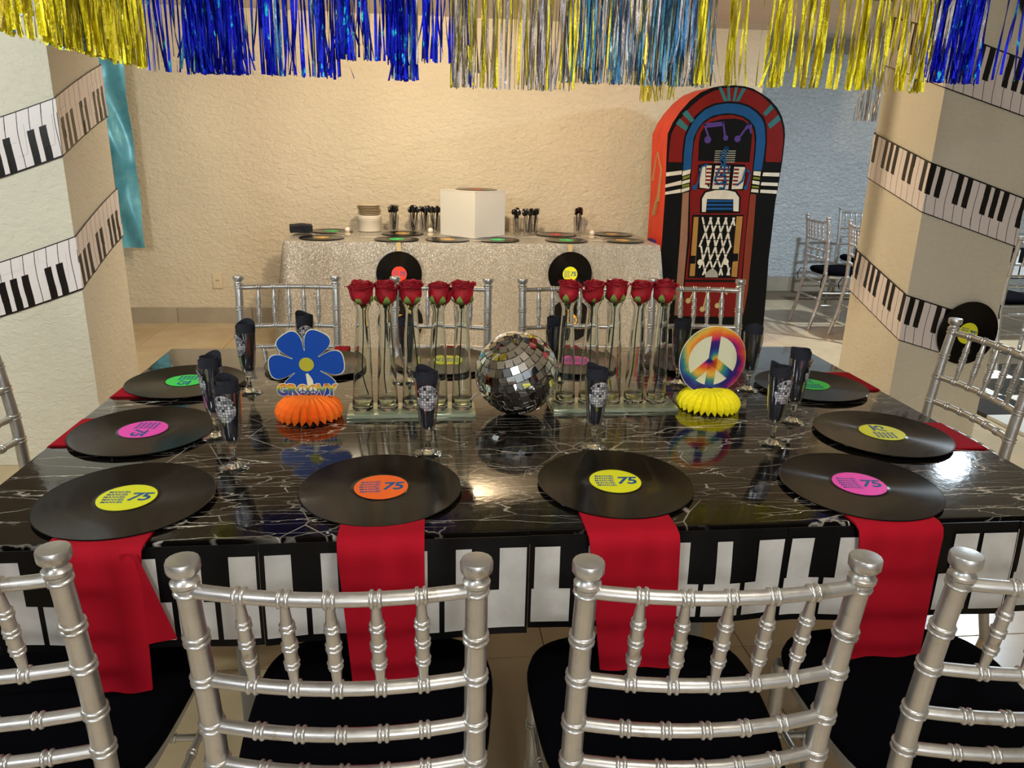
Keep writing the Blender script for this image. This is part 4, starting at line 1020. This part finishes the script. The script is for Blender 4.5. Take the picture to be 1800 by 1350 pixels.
for i in range(n): b.f.append([base + i, base + i + n, base + (i + 1) % n + n, base + (i + 1) % n]); b.mi.append(1)
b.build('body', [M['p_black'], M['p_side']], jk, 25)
def slab(name, polys, mat, lay, parent=jk):
    y1 = -.0015 * lay; y0 = y1 - .0015
    for p in polys: b = MB(); b.prism(p, y0, y1); b.build(name, mat, parent, 0)
ra = [(-.40, 1.295), (-.401, 1.376), (-.398, 1.471), (-.374, 1.527), (-.329, 1.595), (-.275, 1.658), (-.205, 1.718), (-.132, 1.759), (-.05, 1.781), (.018, 1.785), (.087, 1.783), (.149, 1.768), (.213, 1.739), (.27, 1.697), (.325, 1.648), (.363, 1.594), (.388, 1.539), (.401, 1.475), (.405, 1.411), (.406, 1.311)]
def resample(p, n):
    L = [0]
    for a_, c_ in zip(p, p[1:]): L.append(L[-1] + math.dist(a_, c_))
    out = []
    for k in range(n):
        s = L[-1] * k / (n - 1)
        for i in range(len(p) - 1):
            if s <= L[i + 1] + 1e-9: q = (s - L[i]) / max(L[i + 1] - L[i], 1e-9); out.append((p[i][0] + (p[i + 1][0] - p[i][0]) * q, p[i][1] + (p[i + 1][1] - p[i][1]) * q)); break
    return out
bo = [(-.291, 1.241), (-.295, 1.378), (-.291, 1.466), (-.263, 1.538), (-.226, 1.593), (-.171, 1.642), (-.106, 1.671), (-.022, 1.685), (.056, 1.683), (.127, 1.666), (.192, 1.629), (.242, 1.583), (.262, 1.528), (.276, 1.44), (.277, 1.343), (.273, 1.253)]
bi = [(-.235, 1.242), (-.239, 1.363), (-.237, 1.459), (-.21, 1.523), (-.172, 1.571), (-.116, 1.604), (-.032, 1.621), (.037, 1.62), (.10, 1.606), (.155, 1.576), (.191, 1.534), (.208, 1.47), (.214, 1.374), (.213, 1.251)]
bo_out = [(x_ * 1.045, z_ + (.012 if z_ > 1.5 else 0)) for x_, z_ in bo]; bo_out[0] = (-.304, 1.295); bo_out[-1] = (.296, 1.311)
def band(name, A, B, mat, lay, n=40):
    b = MB(); y1 = -.0015 * lay; b.ring(resample(A, n), resample(B, n), y1 - .0015, y1); return b.build(name, mat, jk, 0)
band('red_arch', ra, bo_out, M['p_red_shaded'], 0); band('blue_arch', bo, bi, M['p_blue'], 0)
pan = [(-.205, .0), (-.203, .49), (-.198, .774), (-.225, 1.07), (-.233, 1.315), (-.231, 1.427), (-.216, 1.491), (-.187, 1.543), (-.139, 1.58), (-.064, 1.606), (.021, 1.612), (.092, 1.598), (.148, 1.564), (.185, 1.51), (.199, 1.438), (.204, 1.325), (.206, 1.202), (.205, .95), (.208, .779), (.215, .49)]
slab('red_front_panel', [[(-.201, .20), (-.203, .49)] + pan[2:] + [(.259, .20)]], M['p_red_shaded'], 0)
slab('window', [[(-.191, 1.308), (-.197, 1.428), (-.19, 1.492), (-.161, 1.54), (-.12, 1.565), (-.045, 1.583), (.041, 1.589), (.103, 1.579), (.151, 1.541), (.174, 1.485), (.176, 1.405), (.178, 1.306)]], M['p_black'], 1)
slab('chrome_stripe', [[(-.411, 1.226), (-.3, 1.241), (-.3, 1.215), (-.409, 1.199)], [(-.409, 1.145), (-.298, 1.175), (-.297, 1.147), (-.409, 1.124)], [(-.406, 1.095), (-.297, 1.118), (-.295, 1.093), (-.406, 1.076)],
     [(-.294, 1.237), (-.239, 1.25), (-.24, 1.222), (-.294, 1.204)], [(-.292, 1.169), (-.238, 1.185), (-.237, 1.164), (-.292, 1.147)], [(-.291, 1.116), (-.235, 1.134), (-.235, 1.111), (-.29, 1.093)],
     [(.286, 1.24), (.406, 1.24), (.405, 1.214), (.282, 1.216)], [(.281, 1.174), (.402, 1.172), (.403, 1.149), (.279, 1.152)], [(.281, 1.124), (.402, 1.121), (.402, 1.097), (.279, 1.102)],
     [(.215, 1.247), (.267, 1.246), (.267, 1.215), (.215, 1.22)], [(.214, 1.185), (.267, 1.178), (.268, 1.155), (.215, 1.162)], [(.215, 1.127), (.265, 1.124), (.266, 1.102), (.213, 1.106)]], M['p_white'], 2)
slab('olive_stripe', [[(-.29, 1.198), (-.24, 1.214), (-.24, 1.196), (-.29, 1.178)], [(-.288, 1.142), (-.238, 1.156), (-.237, 1.140), (-.288, 1.124)], [(.216, 1.210), (.266, 1.206), (.266, 1.19), (.216, 1.194)], [(.215, 1.150), (.266, 1.146), (.266, 1.132), (.215, 1.136)]], M['p_green'], 2)
slab('side_column', [[(-.28, 1.088), (-.236, 1.100), (-.215, .774), (-.212, .22), (-.262, .22), (-.269, .773)]], M['p_taupe'], 0)
slab('side_column', [[(.21, 1.094), (.253, 1.09), (.267, .78), (.275, .40), (.262, .22), (.228, .40), (.213, .779)]], M['p_brown'], 1)
slab('teal_ray', [[(-.097, 1.782), (-.076, 1.785), (-.023, 1.70), (-.049, 1.696)], [(-.038, 1.787), (-.018, 1.787), (-.004, 1.70), (-.024, 1.70)], [(.018, 1.788), (.037, 1.787), (.029, 1.70), (.01, 1.70)], [(.069, 1.785), (.096, 1.781), (.056, 1.70), (.032, 1.70)],
     [(-.332, 1.609), (-.303, 1.635), (-.243, 1.571), (-.265, 1.553)], [(-.371, 1.545), (-.346, 1.580), (-.281, 1.526), (-.297, 1.499)], [(.283, 1.688), (.308, 1.663), (.257, 1.61), (.235, 1.628)], [(.345, 1.622), (.366, 1.59), (.297, 1.528), (.276, 1.556)]], M['p_teal'], 1)
slab('speaker_grille', [[(-.077, 1.378 - .0145 * k), (.070, 1.381 - .0145 * k), (.070, 1.375 - .0145 * k), (-.077, 1.372 - .0145 * k)] for k in range(6)], M['p_grey'], 2)
slab('key_panel', [[(-.186, 1.28), (-.135, 1.293), (.146, 1.291), (.166, 1.242), (.156, 1.118), (-.17, 1.119)]], M['p_black'], 1)
slab('white_key', [[(-.175, 1.256), (-.150, 1.277), (-.135, 1.270), (-.124, 1.165), (-.094, 1.151), (-.092, 1.122), (-.162, 1.129)], [(-.129, 1.277), (-.09, 1.279), (-.089, 1.125), (-.122, 1.16)],
     [(-.064, 1.278), (.042, 1.278), (.046, 1.122), (-.072, 1.122)], [(.071, 1.273), (.147, 1.273), (.157, 1.242), (.147, 1.126), (.069, 1.123)]], M['p_white'], 2)
slab('red_stripe', [[(x0, 1.262 - .025 * k), (x1, 1.262 - .025 * k), (x1, 1.250 - .025 * k), (x0, 1.250 - .025 * k)] for k in range(5) for x0, x1 in ((-.126, -.091), (-.062, .042), (.072, .108))], M['p_red_shaded'], 3)
slab('key_divider', [[(-.085, 1.29), (-.072, 1.29), (-.076, 1.119), (-.089, 1.119)], [(.05, 1.29), (.064, 1.29), (.064, 1.119), (.050, 1.119)]], M['p_black'], 4)
b = MB()
def strokes(b, pts, wd, y, n=None):
    for (x0, z0), (x1, z1) in zip(pts, pts[1:]):
        d = Vector((x1 - x0, z1 - z0)); L_ = max(d.length, 1e-6); d /= L_; p = Vector((-d.y, d.x)) * wd / 2; e = d * wd * .25
        b.prism([(x0 - p.x - e.x, z0 - p.y - e.y), (x1 - p.x + e.x, z1 - p.y + e.y), (x1 + p.x + e.x, z1 + p.y + e.y), (x0 + p.x - e.x, z0 + p.y - e.y)], y - .0012, y)
def dot(b, x_, z_, r_, y): b.prism(circ(r_, x_, z_, 14), y - .0012, y)
# clef and notes in blue / purple
clef = [(.004, 1.29), (-.03, 1.31), (-.035, 1.35), (-.010, 1.395), (.008, 1.40), (.008, 1.375), (-.012, 1.33), (-.025, 1.27), (-.05, 1.22), (-.06, 1.18), (-.03, 1.155), (.01, 1.17), (.012, 1.21), (-.02, 1.22), (-.03, 1.20)]
strokes(b, clef, .013, -.0078); strokes(b, [(-.005, 1.33), (.0, 1.25), (.02, 1.17), (.01, 1.125), (-.02, 1.13)], .013, -.0076); strokes(b, [(-.01, 1.28), (.03, 1.275), (.032, 1.235)], .011, -.0077)
b.build('blue_clef', M['p_blue'], jk, 0); b = MB(); strokes(b, [(-.196, 1.125), (-.175, 1.18), (-.165, 1.27), (-.125, 1.285)], .011, -.0078); dot(b, -.200, 1.13, .018, -.0076); b.build('blue_note', M['p_blue'], jk, 0); b = MB()
strokes(b, [(.105, 1.15), (.14, 1.18), (.155, 1.26), (.19, 1.235), (.175, 1.13)], .011, -.0078); dot(b, .168, 1.135, .014, -.0076)
b.build('blue_note', M['p_blue'], jk, 0)
b = MB(); strokes(b, [(-.130, 1.455), (-.170, 1.545), (-.04, 1.560), (-.015, 1.46)], .014, -.0032); strokes(b, [(-.165, 1.53), (-.05, 1.545)], .014, -.0033); dot(b, -.137, 1.447, .024, -.0034); dot(b, -.012, 1.462, .018, -.0034)
strokes(b, [(.08, 1.46), (.145, 1.56), (.165, 1.50)], .014, -.0032); strokes(b, [(.125, 1.53), (.16, 1.545)], .02, -.0033); dot(b, .073, 1.458, .022, -.0034)
b.build('purple_notes', M['p_purple'], jk, 0)
wa = [(-.129, .964), (-.137, 1.054), (-.115, 1.096), (-.046, 1.114), (.025, 1.117), (.097, 1.104), (.13, 1.067), (.138, .971), (.099, .973), (.09, 1.054), (-.101, 1.053), (-.101, .964)]
slab('selector_surround', [[(-.142, .955), (-.150, 1.06), (-.122, 1.108), (-.046, 1.125), (.025, 1.128), (.105, 1.114), (.143, 1.07), (.150, .960)]], M['p_black'], 1)
slab('selector_arch', [wa], M['p_white'], 2)
slab('selector_line', [[(-.100, 1.047 - .0265 * k), (.090, 1.050 - .0265 * k), (.091, 1.034 - .0265 * k), (-.100, 1.031 - .0265 * k)] for k in range(3)], M['p_blue'], 3)
slab('grille_panel', [[(-.195, .943), (.179, .949), (.188, .497), (-.186, .498)]], M['p_black'], 1)
slab('tan_column', [[(-.184, .928), (-.150, .929), (-.136, .511), (-.175, .51)]], M['p_tan'], 2); slab('tan_column', [[(.128, .937), (.172, .938), (.180, .505), (.138, .509)]], M['p_tan'], 2)
slab('clasp', [[(-.186, .657), (-.143, .657), (-.142, .601), (-.182, .6)], [(.13, .675), (.17, .676), (.173, .622), (.133, .618)]], M['p_black'], 3)
b = MB(); yy = -.0045
for k in range(-3, 5):
    for s in (-1, 1):
        p = []
        for q in range(9):
            z_ = .925 - q * .0505; x_ = -.005 + k * .056 + s * (q * .0505) * .62 * .5 * (1 + .06 * math.sin(q + k)) - s * .06
            if -.125 < x_ < .122: p.append((x_, z_))
        if len(p) > 1: strokes(b, p, .0125, yy - .0002 * (s + 1))
dot(b, -.105, .61, .022, yy - .0006); dot(b, .083, .615, .022, yy - .0006); b.build('lattice', M['p_white'], jk, 0)
slab('coin_door', [[(-.06 + .0, .503)] + [(-.012 + .048 * math.cos(PI - PI * k / 10), .503 + .060 * math.sin(PI * k / 10)) for k in range(11)] + [(.036, .503)]], M['p_grey'], 5)
slab('panel_line', [[(-.203, .485), (.215, .485), (.214, .470), (-.203, .470)], [(-.201, .215), (.255, .210), (.255, .198), (-.201, .200)]], M['p_black'], 3)
b = MB(); dot(b, -.167, .33, .02, -.0034); strokes(b, [(-.155, .34), (-.124, .425), (-.031, .394), (-.048, .274)], .011, -.0032); dot(b, -.055, .268, .02, -.0034); dot(b, .056, .295, .02, -.0034); strokes(b, [(.07, .30), (.085, .415), (.12, .38)], .011, -.0032); b.build('khaki_notes', M['p_note'], jk, 0)
b = MB()
def side_strokes(pts, wd):
    for (y0, z0), (y1, z1) in zip(pts, pts[1:]):
        d = Vector((y1 - y0, z1 - z0)); d.normalize(); p = Vector((-d.y, d.x)) * wd / 2
        b.prism([(y0 - p.x, z0 - p.y), (y1 - p.x, z1 - p.y), (y1 + p.x, z1 + p.y), (y0 + p.x, z0 + p.y)], -.414 - .006, -.395, 'yz')
side_strokes([(.30, 1.16), (.22, 1.36), (.10, 1.24), (.14, 1.02)], .012); side_strokes([(.22, .92), (.14, 1.05)], .02)
b.build('side_notes', M['p_note'], jk, 0)
b = MB(); side_strokes([(.28, .55), (.28, .74), (.14, .74), (.14, .54)], .014); b.build('side_note', M['p_purple'], jk, 0)

# ------------------------------------------------------------------ side room: table, chairs, floor panels
t = thing('side_table', 'table with piano-key skirt in the side room behind the right pillar', 'table', (4.42, 5.75, 0))
b = MB(); b.box((-.75, -.55, .722), (.75, .55, .75)); b.build('tabletop', M['marble'], t, 0)
for lx in (-.6, .6):
    for ly in (-.45, .45): b = MB(); b.box((lx - .02, ly - .02, 0), (lx + .02, ly + .02, .722)); b.build('leg', M['grey_metal'], t, 0)
def key_skirt(root, p0, p1, n):
    p0 = Vector(p0); p1 = Vector(p1); d = (p1 - p0); L_ = d.length; d.normalize(); nr = Vector((d.y, -d.x))
    def P(s, z, o_): q = p0 + d * s + nr * o_; return (q.x, q.y, z)
    b = MB(); b.add([P(0, .75, .004), P(L_, .75, .004), P(L_, .52, .004), P(0, .52, .004)], [(0, 1, 2, 3)]); b.build('skirt', M['black_vinyl'], root, 0, thick=.002)
    for k in range(n):
        s0 = L_ * k / n + .006; s1 = L_ * (k + 1) / n - .006; e0 = .02 if k % 7 not in (0, 3) else 0; e1 = .02 if k % 7 not in (2, 6) else 0
        b = MB(); b.add([P(s0 + e0, .735, .009), P(s1 - e1, .735, .009), P(s1 - e1, .64, .009), P(s0 + e0, .64, .009)], [(0, 1, 2, 3)]); b.add([P(s0, .64, .009), P(s1, .64, .009), P(s1, .535, .009), P(s0, .535, .009)], [(0, 1, 2, 3)])
        b.build('white_key', M['white_key'], root, 0)
key_skirt(t, (-.75, .55), (-.75, -.55), 14); key_skirt(t, (-.75, -.55), (.75, -.55), 20)
GS = 'silver chairs in the side room'
def bow(parent):
    b = MB(); 
    b.tube([(-.19, -.195, .44), (-.2, -.23, .45), (-.215, -.245, .40), (-.2, -.24, .36)], .004, 5); b.tube([(.17, -.205, .445), (.2, -.235, .45), (.205, -.25, .40), (.19, -.24, .35)], .004, 5)
    b.build('cushion_tie', M['seat'], parent)
c = copy_tree(CH, (3.12 + .225, 5.92, 0), R(-90), 'silver chair with black cushion, leftmost by the pale blue wall', GS); bow(c)
c = copy_tree(CH, (3.20 + .225, 5.40, 0), R(-94), 'silver chair with black cushion half hidden by the right pillar, nearer one', GS); bow(c)
c = copy_tree(CH, (3.98, 6.62, 0), R(180), 'silver chair facing the camera close to the pale blue wall', GS)
c = copy_tree(CH, (3.92, 4.80, 0), R(4), 'silver chair seen past the right edge of the right pillar', GS); bow(c)
c = copy_tree(CH, (4.40, 4.72, 0), R(-4), 'silver chair at the right frame edge beyond the right pillar', GS)
dfl = thing('dance_floor', 'black and white checkered floor panels beyond the right chair', 'dance floor', (3.05, 3.31, 0))
for i in range(5):
    for j in range(0, 5):
        if i == 0 and j == 4: continue
        b = MB(); b.box((i * .36, j * .335, .0005), (i * .36 + .357, j * .335 + .332, .020)); b.build('floor_panel', M['ply_white'] if (i + j) % 2 == 0 else M['ply_black'], dfl, 0)

# ------------------------------------------------------------------ fringe curtains
def fringe(label, p0, p1, mats, n, ztop, zb, wd=(.0025, .0055), clump=0.0, cover=None, group='foil fringe curtains', curl=.25, dens=None):
    p0 = Vector(p0); p1 = Vector(p1); d = p1 - p0; L_ = d.length; dn = d.normalized(); nr = Vector((-dn.y, dn.x))
    t = thing('fringe_curtain', label, 'fringe', (p0.x, p0.y, 0), 0, group)
    b = MB(); q0 = Vector((0, 0)); q1 = d
    b.add([(0 - nr.x * .001, 0 - nr.y * .001, ztop), (d.x - nr.x * .001, d.y - nr.y * .001, ztop), (d.x - nr.x * .001, d.y - nr.y * .001, ztop + .04), (-nr.x * .001, -nr.y * .001, ztop + .04)], [(0, 1, 2, 3)]); b.build('header_band', M[mats[0][0]], t, 0, thick=.002)
    rnd = random.Random(len(label) * 7 + n)
    tot = sum(wt for _, wt in mats)
    bufs = {m: ([], [], []) for m, _ in mats}
    centers = [rnd.random() for _ in range(max(2, int(L_ / .055)))]
    for k in range(n):
        if rnd.random() < clump: q = rnd.choice(centers) + rnd.gauss(0, .010 / L_)
        else: q = rnd.random()
        if dens and rnd.random() > dens(q): continue
        q = min(max(q, 0), 1)
        r_ = rnd.random() * tot; m = mats[-1][0]
        for mm, wt in mats:
            if r_ < wt: m = mm; break
            r_ -= wt
        V_, F_, T_ = bufs[m]
        base = dn * (q * L_) + nr * rnd.uniform(-.022, .022); wv = rnd.uniform(*wd); tw = rnd.uniform(0, PI); tr = rnd.gauss(0, 1.2)
        zbot = zb(q) if callable(zb) else zb
        zbot += rnd.choice([0, 0, 0, 0, .012, .04]) + rnd.gauss(0, .002)
        ns = 18; o0 = len(V_); sway = rnd.gauss(0, .006); cu = rnd.gauss(0, .010) if rnd.random() < curl else 0; ph = rnd.uniform(0, 9); tone = rnd.random()
        for j in range(ns + 1):
            s = j / ns; a_ = tw + tr * s + .7 * math.sin(ph + s * 13)
            c_ = base + dn * (sway * s + cu * s ** 6 * 2 + .0015 * math.sin(ph + s * 9)) + nr * (.002 * math.sin(ph * 2 + s * 11))
            h = Vector((math.cos(a_) * dn.x + math.sin(a_) * nr.x, math.cos(a_) * dn.y + math.sin(a_) * nr.y)) * wv / 2
            z_ = ztop + (zbot - ztop) * s
            V_.append((c_.x - h.x, c_.y - h.y, z_)); V_.append((c_.x + h.x, c_.y + h.y, z_)); T_ += [tone, tone]
        for j in range(ns): a0 = o0 + 2 * j; F_.append([a0, a0 + 1, a0 + 3, a0 + 2])
    for m, (V_, F_, T_) in bufs.items():
        if not V_: continue
        me = bpy.data.meshes.new('strands'); me.from_pydata(V_, [], F_); me.materials.append(M[m])
        at = me.attributes.new('tone', 'FLOAT', 'POINT'); at.data.foreach_set('value', T_)
        o = bpy.data.objects.new('strands', me); C.objects.link(o); o.parent = t; o['kind'] = 'stuff'
    return t
FY = 2.40; FT = 2.205
fringe('gold foil fringe at upper left, along the left end of the table', (-.79, 1.15), (-.79, 2.38), [('foil_gold', 9), ('foil_teal', .6)], 560, FT, lambda q: 1.555, (.004, .010), .4)
fringe('royal blue foil fringe left of centre', (-.79, FY), (.06, FY), [('foil_blue', 9), ('foil_silver', .8), ('foil_teal', .5)], 520, FT, lambda q: 1.550 + (.05 if q > .62 and q < .8 or q > .9 else 0), (.0035, .010), .68, curl=.35)
fringe('mixed gold and silver foil fringe at centre', (.07, FY), (.42, FY), [('foil_silver', 5), ('foil_gold', 4), ('foil_blue', .3)], 150, FT, lambda q: 1.535, (.003, .008), .4)
fringe('dense teal and silver foil fringe right of centre', (.40, FY + .02), (.85, FY + .02), [('foil_teal', 6), ('foil_silver', 4), ('foil_gold', .8)], 330, FT, lambda q: 1.56, (.003, .008), .3)
fringe('sparse gold foil fringe in front of the jukebox', (.80, FY), (1.52, FY), [('foil_gold', 9), ('foil_silver', .8)], 230, FT, lambda q: 1.565, (.004, .010), .8, dens=lambda q: .35 if q < .22 else 1)
fringe('bright blue foil fringe at upper right over the pillar', (1.52, FY), (1.70, FY), [('foil_blue', 9), ('foil_silver', 1.2)], 170, FT, lambda q: 1.595, (.004, .010), .3)
fringe('few loose blue strands at the upper right corner', (1.74, FY), (1.88, FY), [('foil_blue', 9)], 8, FT, lambda q: 1.61, (.006, .009), 0)
fringe('short gold foil tuft hanging low over the wall left of the jukebox', (.94, 3.55), (1.12, 3.55), [('foil_gold', 9)], 70, 2.205, lambda q: 1.575 + .02 * q, (.003, .006), .3)
fringe('silver foil tuft hanging before the pale blue wall', (2.50, 4.5), (2.68, 4.5), [('foil_silver', 9)], 46, 2.205, lambda q: 1.565, (.003, .007), .3)
